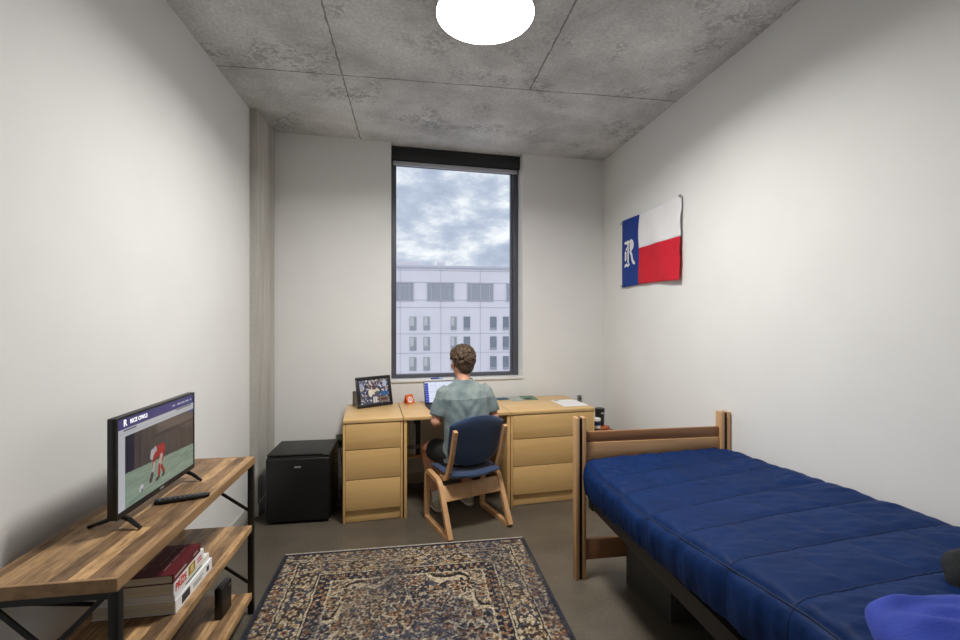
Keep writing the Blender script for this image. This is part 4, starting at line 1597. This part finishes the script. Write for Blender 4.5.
# palmettes along the axes and a star in the middle
for cx_, cy_, r_ in ((0, 0.0, 0.30), (0, 0.52, 0.13), (0, 0.80, 0.085), (0.30, 0.30, 0.12), (0.40, 0.0, 0.13), (0.52, 0.86, 0.10), (0.30, 0.72, 0.09), (0.17, 0.60, 0.07)):
    dx, dy = mx - cx_, my - cy_
    q = np.hypot(dx, dy)
    a_ = np.arctan2(dy, dx)
    rr = r_ * (0.78 + 0.22 * np.cos(a_ * 8))
    put(q < rr, CREAM)
    put((q < rr * 0.82), NAVY if r_ < 0.2 else BEIGE)
    put((q < rr * 0.82) & (n2 > 0.60), RUST)
    put((q < rr * 0.82) & (np.abs(n1 - 0.5) < 0.08), DKBR)
    put(q < rr * 0.50, RUST)
    put(q < rr * 0.36, CREAM)
    put(q < rr * 0.22, NAVY)
# inner guard stripe
g = (ed < 0.345)
put(g, NAVY)
dots = (np.sin(al * 2 * PI / 0.045) * np.sin((ed - 0.27) * 2 * PI / 0.075)) > 0.25
put(g & dots & (n6 > 0.35), BEIGE)
put(g & (n2 > 0.70), RUST)
put((ed > 0.335) & (ed < 0.345), CREAM)
# main border: cream with rosettes and vines
mb = ed < 0.265
put(mb, CREAM)
wav = 0.185 + 0.045 * np.sin(al * 2 * PI / 0.30)
put(mb & (np.abs(ed - wav) < 0.006), BROWN)
put(mb & (np.abs(ed - (0.37 - wav)) < 0.006), NAVY2)
put(mb & (np.abs(n1 - 0.5) < 0.045), BROWN)
put(mb & (n2 > 0.70), OCHRE)
put(mb & (n2 < 0.27), NAVY2)
for off, c1, c2 in ((0.0, NAVY2, RUST), (0.15, BROWN, OCHRE)):
    q = np.abs((al + off) % 0.30 - 0.15)
    rr = np.hypot(q, (ed - 0.187) * 1.1)
    a_ = np.arctan2(ed - 0.187, q)
    lim = 0.052 * (0.84 + 0.16 * np.cos(a_ * 6))
    put(mb & (rr < lim * 1.12), DKBR)
    put(mb & (rr < lim), c1)
    put(mb & (rr < lim * 0.62), CREAM)
    put(mb & (rr < lim * 0.45), c2)
    put(mb & (rr < lim * 0.2), NAVY)
put((ed > 0.255) & (ed < 0.265), CREAM)
put((ed > 0.249) & (ed < 0.255), DKBR)
put((ed > 0.113) & (ed < 0.121), DKBR)
# outer guard
og = ed < 0.113
put(og, NAVY2)
put(og & (n1 > 0.55), BROWN)
d_ = (np.sin(al * 2 * PI / 0.05) * np.sin((ed - 0.02) * 2 * PI / 0.09)) > 0.35
put(og & d_, BEIGE)
put(og & (n4 > 0.70), CREAM)
put(og & (n2 > 0.72), RUST)
put((ed > 0.105) & (ed < 0.113), CREAM)
put(ed < 0.024, NAVY)
# faded, mottled wear
fade = np.clip((n5 - 0.45) * 1.2, 0, 0.42)[..., None]
img = img * (1 - fade) + np.array((128, 116, 104)) * fade
fade = np.clip((n7 - 0.5) * 1.1, 0, 0.4)[..., None]
img = img * (1 - fade) + np.array((74, 74, 88)) * fade
spk = vnoise(U * 95, V * 95, 15)
put((spk > 0.80) & (ed0 > 0.02), CREAM, 0.5)
put((spk < 0.20) & (ed0 > 0.02), DKBR, 0.6)
img *= (0.70 + 0.55 * n6)[..., None]
img *= 0.86
img *= np.array((1.0, 0.99, 0.96))


def rugfn(U_, V_):
    x = RX0 + U_ * RW
    y = RY0 + V_ * RL
    return np.stack([x, y, 0.0105 + 0.0012 * (n6 - 0.5)], -1)


rug = picture_grid('rug', img, rugfn, MT['rug'])
tag(rug, 'patterned navy and beige vintage rug on the concrete floor', 'rug')
b = bmesh.new()
for (xa, xb_, ya, yb_) in ((RX0 - 0.004, RX0 + 0.006, RY0, RY1), (RX1 - 0.006, RX1 + 0.004, RY0, RY1)):
    box(b, xa, xb_, ya, yb_, 0.0005, 0.0125, 0.003)
box(b, RX0 + 0.006, RX1 - 0.006, RY0 + 0.002, RY1 - 0.002, 0.0005, 0.0085)
obj('side_binding', b, M('binding_navy', (42, 44, 54), 0.9), rug)
MT['bind'] = M('binding_beige', (168, 158, 146), 0.95, var=0.3, scale=90)
for ya, yb_ in ((RY1 - 0.006, RY1 + 0.006), (RY0 - 0.006, RY0 + 0.006)):
    obj('end_binding', bx(RX0 - 0.002, RX1 + 0.002, ya, yb_, 0.0005, 0.0125, 0.003), MT['bind'], rug)

# ------------------------------------------------------------------ flag on the right wall
FX, FY0, FY1, FZ0, FZ1 = 1.897, 2.958, 3.868, 1.768, 2.371
flag = thing('flag', 'red, white and blue cloth flag with a white letter pinned to the right wall', 'flag', (FX, (FY0 + FY1) / 2, FZ0))


def flag_pt(u, v, off=0.0):
    """u from the far (blue) edge to the near edge, v up; hangs on four pins"""
    y = FY1 - (FY1 - FY0) * u
    z = FZ0 + (FZ1 - FZ0) * v
    sag = 0.030 * math.sin(PI * min(1, max(0, (u - 0.05) / 0.9))) * v ** 2
    hem = 0.016 * math.sin(PI * u * 1.1) * (1 - v)
    lift = 0.022 * max(0, u - 0.55) / 0.45 * (1 - v) ** 1.5
    fold = 0.007 * math.sin(u * 17 + v * 5) * (1 - 0.4 * v) * (0.25 + 0.75 * min(1, u * 2.2))
    diag = 0.006 * math.sin((u * 1.0 + (1 - v) * 0.9) * 21) * max(0, u - 0.35)
    wob = 0.012 * math.sin(v * 9 + 1) * math.exp(-((u - 0.34) / 0.06) ** 2)
    x = FX - 0.001 - max(-0.004, fold + diag) - lift - 0.004 - off
    return Vector((x - FX, y + wob - (FY0 + FY1) / 2, z - sag * 0.25 + hem * 0.6 - FZ0))


def flag_panel(name, u0, u1, v0, v1, mat, nu, nv):
    b = bmesh.new()
    g = [[b.verts.new(flag_pt(u0 + (u1 - u0) * i / nu, v0 + (v1 - v0) * j / nv)) for i in range(nu + 1)] for j in range(nv + 1)]
    for j in range(nv):
        for i in range(nu):
            b.faces.new((g[j][i], g[j][i + 1], g[j + 1][i + 1], g[j + 1][i]))
    o = obj(name, b, mat, flag, smooth=80)
    s_ = o.modifiers.new('thickness', 'SOLIDIFY')
    s_.thickness = 0.0012
    return o


fb = flag_panel('blue_panel', 0, 1 / 3, 0, 1, MT['flagblue'], 20, 40)
flag_panel('white_panel', 1 / 3, 1, 0.515, 1, MT['flagwhite'], 44, 24)
flag_panel('red_panel', 1 / 3, 1, 0, 0.515, MT['red'], 44, 24)
# blackletter R, drawn in a unit box (x right, y up)
RP = [[(0.02, 0.90), (0.10, 0.98), (0.24, 0.93), (0.36, 0.99), (0.40, 0.93), (0.28, 0.85), (0.14, 0.86)],
      [(0.30, 0.95), (0.42, 0.98), (0.42, 0.10), (0.30, 0.18)],
      [(0.42, 0.92), (0.62, 1.00), (0.84, 0.93), (0.92, 0.80), (0.86, 0.66), (0.70, 0.57), (0.50, 0.53), (0.50, 0.58), (0.64, 0.63), (0.72, 0.74), (0.68, 0.86), (0.56, 0.89), (0.42, 0.85)],
      [(0.46, 0.56), (0.62, 0.58), (0.74, 0.44), (0.80, 0.24), (0.98, 0.10), (0.96, 0.04), (0.80, 0.06), (0.66, 0.20), (0.60, 0.40)],
      [(0.06, 0.56), (0.14, 0.62), (0.22, 0.56), (0.22, 0.30), (0.14, 0.22), (0.06, 0.30), (0.12, 0.40)],
      [(0.06, 0.08), (0.20, 0.16), (0.34, 0.10), (0.46, 0.14), (0.50, 0.07), (0.36, 0.0), (0.22, 0.05), (0.10, 0.0)],
      [(0.16, 0.70), (0.26, 0.76), (0.26, 0.64), (0.18, 0.62)],
      [(0.50, 0.84), (0.54, 0.84), (0.54, 0.64), (0.50, 0.62)]]
b = bmesh.new()
for poly in RP:
    dens = []
    for k in range(len(poly)):
        a_, c_ = poly[k], poly[(k + 1) % len(poly)]
        for q in range(3):
            dens.append((a_[0] + (c_[0] - a_[0]) * q / 3, a_[1] + (c_[1] - a_[1]) * q / 3))
    prism(b, dens, lambda x_, y_, h: flag_pt(0.045 + x_ * 0.225, 0.285 + y_ * 0.40, 0.0025 + h), 0.0006)
bmesh.ops.triangulate(b, faces=[f for f in b.faces if len(f.verts) > 4])
obj('letter', b, MT['flagwhite'], fb, smooth=0)
for (u_, v_) in ((-0.012, 0.965), (0.995, 0.985), (-0.012, 0.03)):
    p = flag_pt(u_, v_)
    b = lathe(bmesh.new(), [(0, 0), (0.011, 0), (0.012, 0.004), (0.008, 0.010), (0, 0.011)], 14)
    b.transform(basis((p.x - 0.0015, p.y, p.z), (0, 1, 0), (0, 0, 1)) @ Matrix.Rotation(PI, 4, 'X'))
    obj('pin', b, MT['silver'], flag)
b = bmesh.new()
tube(b, [flag_pt(1.0, v_ / 20) for v_ in range(11, 21)], 0.003, 6)
obj('pole_hem', b, MT['flagwhite'], flag)

# ------------------------------------------------------------------ chair
CA = R(20)
CC = Vector((0.409, 3.284, 0))
ch = thing('desk_chair', 'light wood sled-base chair with navy fabric seat and back under the person', 'chair', CC, CA)
FXh = 0.236
for sx in (-1, 1):
    x_ = sx * FXh
    path = [(x_, -0.205, 0.018), (x_, -0.03, 0.352), (x_, 0.195, 0.372), (x_, 0.212, 0.018), (x_, -0.185, 0.016)]
    pts = fillet(path, [0.055, 0.05, 0.03], 6)
    b = sweep(bmesh.new(), pts, (1, 0, 0), 0.034, 0.030)
    bmesh.ops.bevel(b, geom=[e for e in b.edges if len(e.link_faces) == 2 and e.calc_face_angle(0) > 1.2], offset=0.004, segments=2, affect='EDGES')
    obj('side_frame', b, MT['chairwood'], ch)
    x2 = sx * 0.196
    path = [(x2, 0.035, 0.362), (x2, -0.060, 0.368), (x2, -0.138, 0.52), (x2, -0.205, 0.735)]
    pts = fillet(path, [0.045, 0.06], 7)
    b = sweep(bmesh.new(), pts, (1, 0, 0), 0.026, 0.032)
    bmesh.ops.bevel(b, geom=[e for e in b.edges if len(e.link_faces) == 2 and e.calc_face_angle(0) > 1.2], offset=0.005, segments=2, affect='EDGES')
    u_ = obj('back_upright', b, MT['chairwood'], ch)
    for yy, zz in ((-0.157, 0.578), (-0.189, 0.68)):
        obj('screw_cap', tube(bmesh.new(), [(x2, yy - 0.012, zz), (x2, yy - 0.021, zz - 0.002)], 0.006, 10), MT['silver'], u_)
b = bx(-0.2185, 0.2185, -0.008, 0.008, -0.054, 0.054, 0.004)
b.transform(Matrix.Translation((0, -0.075, 0.277)) @ Matrix.Rotation(R(-28), 4, 'X'))
obj('rear_panel', b, MT['chairwood'], ch)
obj('front_stretcher', bx(-0.2185, 0.2185, 0.15, 0.168, 0.325, 0.36, 0.003), MT['chairwood'], ch)


def pad(nu, nv, fn, th):
    b = bmesh.new()
    for sgn in (1, -1):
        g = []
        for j in range(nv + 1):
            r_ = []
            for i in range(nu + 1):
                u_, v_ = i / nu * 2 - 1, j / nv * 2 - 1
                p, n = fn(u_, v_)
                e = max(0, (1 - abs(u_) ** 4)) ** 0.5 * max(0, (1 - abs(v_) ** 4)) ** 0.5
                r_.append(b.verts.new(p + n * (sgn * th * (0.25 + 0.75 * e))))
            g.append(r_)
        for j in range(nv):
            for i in range(nu):
                f = (g[j][i], g[j][i + 1], g[j + 1][i + 1], g[j + 1][i])
                b.faces.new(f if sgn > 0 else f[::-1])
        if sgn > 0:
            top = g
    bot = g
    for i in range(nu):
        b.faces.new((top[0][i], bot[0][i], bot[0][i + 1], top[0][i + 1]))
        b.faces.new((top[nv][i], top[nv][i + 1], bot[nv][i + 1], bot[nv][i]))
    for j in range(nv):
        b.faces.new((top[j][0], top[j + 1][0], bot[j + 1][0], bot[j][0]))
        b.faces.new((top[j][nu], bot[j][nu], bot[j + 1][nu], top[j + 1][nu]))
    return b


def back_fn(u_, v_):
    hw = 0.212 * (1 - 0.05 * (1 - v_) / 2 - 0.10 * max(0, -v_ - 0.55) / 0.45)
    if v_ > 0:
        zt = 0.640 + v_ * (0.180 - 0.060 * abs(u_) ** 2.2)
    else:
        zt = 0.640 + v_ * (0.186 - 0.045 * abs(u_) ** 2.5)
    y = -0.128 - (zt - 0.60) * 0.29 + 0.030 * u_ * u_ - 0.004
    return Vector((u_ * hw, y, zt)), Vector((0, 0.96, 0.28))


obj('backrest', pad(22, 22, back_fn, 0.021), MT['chairblue'], ch, smooth=60)


def seat_fn(u_, v_):
    hw = 0.205 * (1 - 0.06 * max(0, -v_))
    y = 0.03 + v_ * (0.200 - 0.03 * u_ * u_)
    z_ = 0.397 + 0.006 * v_ + 0.012 * u_ * u_ - (0.012 if v_ > 0.7 else 0) + 0.02 * max(0, -v_ - 0.5)
    return Vector((u_ * hw, y, z_)), Vector((0, 0, 1))


obj('seat', pad(20, 20, seat_fn, 0.022), MT['chairblue'], ch, smooth=60)

# ------------------------------------------------------------------ person
V3 = Vector
HC = V3((0.389, 3.475, 1.150))            # head centre
fa_ = math.atan2(0.93, -0.42)            # where the face points
fd = V3((math.cos(fa_), math.sin(fa_), -0.12)).normalized()
rt = fd.cross(V3((0, 0, 1))).normalized()
upv = rt.cross(fd)
hrot = Matrix((rt, fd, upv)).transposed()


def hp(x, y, z):
    return HC + rt * x + fd * y + upv * z


SHL, SHR = V3((0.240, 3.355, 0.940)), V3((0.560, 3.415, 0.940))
ELL, ELR = V3((0.180, 3.315, 0.742)), V3((0.622, 3.390, 0.748))
WRL, WRR = V3((0.222, 3.560, 0.812)), V3((0.430, 3.600, 0.812))
HIPL, HIPR = V3((0.325, 3.280, 0.508)), V3((0.480, 3.320, 0.508))
KNL, KNR = V3((0.128, 3.615, 0.468)), V3((0.420, 3.700, 0.472))
ANL, ANR = V3((0.205, 3.555, 0.085)), V3((0.452, 3.640, 0.085))
ra = V3((0.955, 0.20, 0)).normalized()     # across the body
b = bmesh.new()
loft(b, [(V3((0.405, 3.305, 0.44)), ra * 0.135, V3((-0.02, 0.075, 0))), (V3((0.405, 3.305, 0.52)), ra * 0.155, V3((-0.02, 0.088, 0))),
         (V3((0.404, 3.312, 0.66)), ra * 0.135, V3((-0.02, 0.082, 0))), (V3((0.402, 3.335, 0.82)), ra * 0.15, V3((-0.02, 0.088, 0))),
         (V3((0.400, 3.372, 0.92)), ra * 0.150, V3((-0.02, 0.080, 0))), (V3((0.396, 3.40, 0.975)), ra * 0.10, V3((-0.02, 0.060, 0))),
         (V3((0.394, 3.42, 1.02)), ra * 0.06, V3((0, 0.055, 0)))], 24)
tube(b, [(0.396, 3.405, 0.97), (0.394, 3.43, 1.03), (0.391, 3.462, 1.11)], [0.060, 0.052, 0.052], 16, round_ends=True)
for S_, E_, W_ in ((SHL, ELL, WRL), (SHR, ELR, WRR)):
    tube(b, [S_ - V3((0, 0, 0.02)), S_.lerp(E_, 0.5), E_], [0.044, 0.042, 0.038], 14, round_ends=True)
    tube(b, [E_, E_.lerp(W_, 0.35), W_], [0.040, 0.041, 0.027], 14, round_ends=True)
for Hh, K_, A_ in ((HIPL, KNL, ANL), (HIPR, KNR, ANR)):
    tube(b, [Hh, Hh.lerp(K_, 0.5), K_], [0.086, 0.074, 0.056], 16, round_ends=True)
    tube(b, [K_, K_.lerp(A_, 0.35), A_.lerp(K_, 0.12), A_], [0.054, 0.056, 0.038, 0.036], 16, round_ends=True)
    foot = V3((-0.30, 0.95, 0)).normalized()
    tube(b, [A_, A_ + foot * 0.06 - V3((0, 0, 0.03)), A_ + foot * 0.15 - V3((0, 0, 0.045))], [0.036, 0.036, 0.026], 12, round_ends=True)
# head: skull, jaw, nose, ears, brow
ellipsoid(b, hp(0, -0.008, 0.026), (0.076, 0.096, 0.094), hrot)
ellipsoid(b, hp(0, 0.030, -0.045), (0.056, 0.062, 0.068), hrot)
ellipsoid(b, hp(0, 0.066, -0.088), (0.026, 0.022, 0.020), hrot)
tube(b, [hp(0, 0.090, 0.016), hp(0, 0.106, -0.018), hp(0, 0.104, -0.028)], [0.009, 0.012, 0.013], 10, round_ends=True)
for sx in (-1, 1):
    ellipsoid(b, hp(sx * 0.078, -0.004, -0.012), (0.009, 0.018, 0.031), hrot)
    ellipsoid(b, hp(sx * 0.030, 0.080, 0.030), (0.022, 0.012, 0.008), hrot)
    ellipsoid(b, hp(sx * 0.012, 0.101, -0.026), (0.008, 0.010, 0.008), hrot)
    ellipsoid(b, hp(sx * 0.040, 0.066, -0.02), (0.022, 0.020, 0.022), hrot)
ellipsoid(b, hp(0, 0.088, -0.054), (0.023, 0.010, 0.006), hrot)
ellipsoid(b, hp(0, 0.086, -0.066), (0.020, 0.011, 0.007), hrot)
# hands: palm, four bent fingers, thumb
for W_, sgn, E_ in ((WRL, 1, ELL), (WRR, -1, ELR)):
    f = V3((0.12, 0.97, 0)).normalized() if sgn > 0 else V3((-0.08, 0.99, 0)).normalized()
    s_ = V3((f.y, -f.x, 0))
    up = V3((0, 0, 1))
    base = W_
    loft(b, [(base + f * 0.0 - up * 0.002, s_ * 0.024, up * 0.017), (base + f * 0.03 - up * 0.004, s_ * 0.036, up * 0.016),
             (base + f * 0.075 - up * 0.006, s_ * 0.040, up * 0.014), (base + f * 0.092 - up * 0.008, s_ * 0.037, up * 0.010)], 16)
    for k, (lx, ln_) in enumerate(((-0.030, 0.058), (-0.010, 0.074), (0.010, 0.080), (0.030, 0.070))):
        lx = lx * sgn
        p0 = base + f * 0.080 + s_ * lx - up * 0.006
        p1 = p0 + f * ln_ * 0.48 + up * 0.004 + s_ * lx * 0.12
        p2 = p1 + f * ln_ * 0.32 - up * 0.014
        p3 = p2 + f * ln_ * 0.14 - up * 0.016
        tube(b, [p0, p1, p2, p3], [0.0092, 0.0086, 0.0078, 0.0068], 10, round_ends=True)
    p0 = base + f * 0.030 + s_ * sgn * 0.030 - up * 0.006
    p1 = p0 + f * 0.030 + s_ * sgn * 0.026 - up * 0.004
    p2 = p1 + f * 0.034 + s_ * sgn * 0.010 - up * 0.008
    tube(b, [p0, p1, p2], [0.0125, 0.0105, 0.0085], 10, round_ends=True)
body = remeshed(b, 0.0048, 3, 0.5)
person = obj('person', body, MT['skin'], smooth=180)
tag(person, 'person seated at the desk seen from behind in a grey-green tie-dye shirt and black shorts', 'person')

b = bmesh.new()
for sx in (-1, 1):
    ellipsoid(b, hp(sx * 0.030, 0.083, 0.012), (0.0125, 0.010, 0.0095), hrot)
obj('eyes', b, M('eye', (60, 48, 40), 0.3), person)

# shirt
b = bmesh.new()
fw_ = V3((-0.2, 0.98, 0))
loft(b, [(V3((0.404, 3.300, 0.452)), ra * 0.172, fw_ * 0.100), (V3((0.404, 3.300, 0.52)), ra * 0.178, fw_ * 0.110),
         (V3((0.404, 3.305, 0.62)), ra * 0.168, fw_ * 0.112), (V3((0.404, 3.315, 0.72)), ra * 0.166, fw_ * 0.112),
         (V3((0.402, 3.335, 0.82)), ra * 0.178, fw_ * 0.112), (V3((0.400, 3.352, 0.90)), ra * 0.188, fw_ * 0.108),
         (V3((0.398, 3.378, 0.955)), ra * 0.175, fw_ * 0.092), (V3((0.396, 3.396, 0.992)), ra * 0.128, fw_ * 0.076),
         (V3((0.395, 3.408, 1.018)), ra * 0.082, fw_ * 0.066), (V3((0.394, 3.414, 1.030)), ra * 0.068, fw_ * 0.060)], 32, 2.2)
for S_, E_, out_ in ((SHL, ELL, -1), (SHR, ELR, 1)):
    tube(b, [S_ + V3((-out_ * 0.04, 0, 0.012)), S_ + V3((-out_ * 0.006, 0, -0.012)), S_.lerp(E_, 0.45), S_.lerp(E_, 0.82)], [0.062, 0.066, 0.062, 0.060], 18, round_ends=False)
me = remeshed(b, 0.006, 8, 0.5)
shirt = obj('t_shirt', me, MT['shirt'], person, smooth=180)
me.calc_loop_triangles()
nrm = [v.normal.copy() for v in me.vertices]
for v, n in zip(me.vertices, nrm):
    p = v.co
    # shallow drape: V folds hanging from the shoulders, ripples near the hem
    dx = (p.x - 0.405)
    vf = math.sin((p.z * 1.0 - abs(dx) * 1.25) * 62) * math.exp(-((p.z - 0.86) / 0.10) ** 2) * max(0, 1 - abs(dx) / 0.17)
    w = mnoise.noise(V3((p.x * 9, p.y * 9, p.z * 6))) * 0.6 + 0.4 * mnoise.noise(V3((p.x * 22, p.y * 22, p.z * 13)))
    hem = math.sin(math.atan2(p.y - 3.30, p.x - 0.405) * 9 + p.z * 20) * max(0, 1 - (p.z - 0.44) / 0.25)
    back = 1.0 if n.y < 0.3 else 0.4
    v.co = p + n * ((0.0045 * vf + 0.010 * w) * back + 0.004 * hem)
me.materials.append(M('shirt_yoke', (102, 118, 121), 0.9, scale=11, col2=(146, 158, 154), sheen=0.2, bump=0.15, bscale=260))
for f in me.polygons:
    if f.center.z > 0.905:
        f.material_index = 1
b = bmesh.new()
ringp = []
for k in range(28):
    a_ = 2 * PI * k / 28
    ringp.append(V3((0.394, 3.417, 1.032)) + ra * 0.063 * math.cos(a_) + V3((-0.03, 0.056, 0.012)) * math.sin(a_))
tube(b, ringp + [ringp[0]], 0.006, 8, cap=False)
obj('collar', b, M('collar_rib', (112, 130, 128), 0.9), shirt)
b = bmesh.new()
ellipsoid(b, V3((0.386, 3.352, 1.006)), (0.015, 0.010, 0.018))
obj('neck_tag', b, M('neck_tag', (42, 54, 56), 0.8), shirt)
b = bmesh.new()
yk = []
for k in range(25):
    t_ = k / 24
    x_ = 0.235 + t_ * 0.335
    best = min(me.vertices, key=lambda v: (v.co.x - x_) ** 2 * 4 + (v.co.z - 0.905) ** 2 * 4 + (0.02 if v.normal.y > -0.2 else 0))
    yk.append(best.co + best.normal * 0.0004)
tube(b, yk, 0.0016, 5)
obj('yoke_seam', b, M('seam_grey', (84, 98, 100), 0.9), shirt)

# shorts
b = bmesh.new()
loft(b, [(V3((0.406, 3.310, 0.432)), ra * 0.145, fw_ * 0.085), (V3((0.406, 3.310, 0.47)), ra * 0.168, fw_ * 0.100), (V3((0.405, 3.312, 0.55)), ra * 0.162, fw_ * 0.100),
         (V3((0.405, 3.314, 0.62)), ra * 0.14, fw_ * 0.09)], 26)
for Hh, K_ in ((HIPL, KNL), (HIPR, KNR)):
    tube(b, [Hh, Hh.lerp(K_, 0.45), Hh.lerp(K_, 0.74)], [0.094, 0.088, 0.083], 18, round_ends=False)
me = remeshed(b, 0.007, 5, 0.5)
obj('shorts', me, MT['shorts'], person, smooth=180)

# socks and shoes
for A_, K_ in ((ANL, KNL), (ANR, KNR)):
    foot = V3((-0.30, 0.95, 0)).normalized()
    b = tube(bmesh.new(), [A_ - V3((0, 0, 0.02)), A_ + V3((0, 0, 0.03)), A_.lerp(K_, 0.16)], [0.042, 0.042, 0.042], 16)
    obj('sock', b, MT['sock'], person)
    s_ = V3((foot.y, -foot.x, 0))
    heel = V3((A_.x, A_.y, 0)) - foot * 0.06
    def sec(d, w_, h0, h1):
        return (heel + foot * d + V3((0, 0, (h0 + h1) / 2)), s_ * w_, V3((0, 0, (h1 - h0) / 2)))
    b = bmesh.new()
    loft(b, [sec(0.0, 0.022, 0.022, 0.075), sec(0.012, 0.034, 0.016, 0.092), sec(0.07, 0.041, 0.016, 0.100), sec(0.12, 0.043, 0.016, 0.088),
             (sec(0.18, 0.046, 0.016, 0.066)), sec(0.235, 0.044, 0.016, 0.052), sec(0.268, 0.034, 0.016, 0.042), sec(0.282, 0.018, 0.018, 0.032)], 20, 2.6)
    sh = obj('shoe', b, MT['shoe'], person, smooth=60)
    b = bmesh.new()
    loft(b, [sec(-0.004, 0.022, 0.001, 0.024), sec(0.010, 0.037, 0.001, 0.024), sec(0.12, 0.044, 0.001, 0.022), sec(0.19, 0.049, 0.001, 0.022),
             sec(0.245, 0.046, 0.002, 0.022), sec(0.280, 0.032, 0.006, 0.022), sec(0.292, 0.014, 0.010, 0.020)], 20, 2.6)
    obj('sole', b, MT['sole'], sh, smooth=60)

# curly hair
b = bmesh.new()
ellipsoid(b, hp(0, -0.022, 0.040), (0.084, 0.092, 0.090), hrot)
ellipsoid(b, hp(0, -0.060, -0.020), (0.066, 0.048, 0.070), hrot)
ellipsoid(b, hp(0, 0.035, 0.088), (0.072, 0.066, 0.040), hrot)
rr = random.Random(11)
for k in range(520):
    zz = rr.uniform(-0.75, 1.0)
    a_ = rr.uniform(0, 2 * PI)
    q = math.sqrt(max(0, 1 - zz * zz))
    dv = V3((q * math.cos(a_), q * math.sin(a_), zz))
    # no hair over the face or low on the cheeks
    if dv.y > 0.25 and dv.z < 0.42:
        continue
    if dv.y > -0.12 and dv.z < 0.05:
        continue
    ctr = V3((dv.x * 0.083, -0.016 + dv.y * 0.096, 0.034 + dv.z * 0.094))
    if dv.z < 0:
        ctr.x *= 0.92
    rad = rr.uniform(0.006, 0.011)
    # a short curl lying on the scalp
    tdir = dv.cross(V3((rr.uniform(-1, 1), rr.uniform(-1, 1), rr.uniform(-1, 1)))).normalized()
    bdir = dv.cross(tdir)
    cr = rr.uniform(0.009, 0.016)
    pts = []
    for q2 in range(7):
        an = q2 / 6 * PI * 1.45
        loc = ctr + tdir * (cr * math.cos(an)) + bdir * (cr * math.sin(an)) + dv * (0.003 + 0.018 * q2 / 6 * rr.uniform(0.2, 1.0))
        pts.append(hp(loc.x, loc.y, loc.z))
    tube(b, pts, [rad * 0.9, rad, rad, rad, rad * 0.85, rad * 0.65, rad * 0.35], 7, round_ends=False)
me = remeshed(b, 0.0042, 1, 0.4)
obj('hair', me, MT['hair'], person, smooth=180)
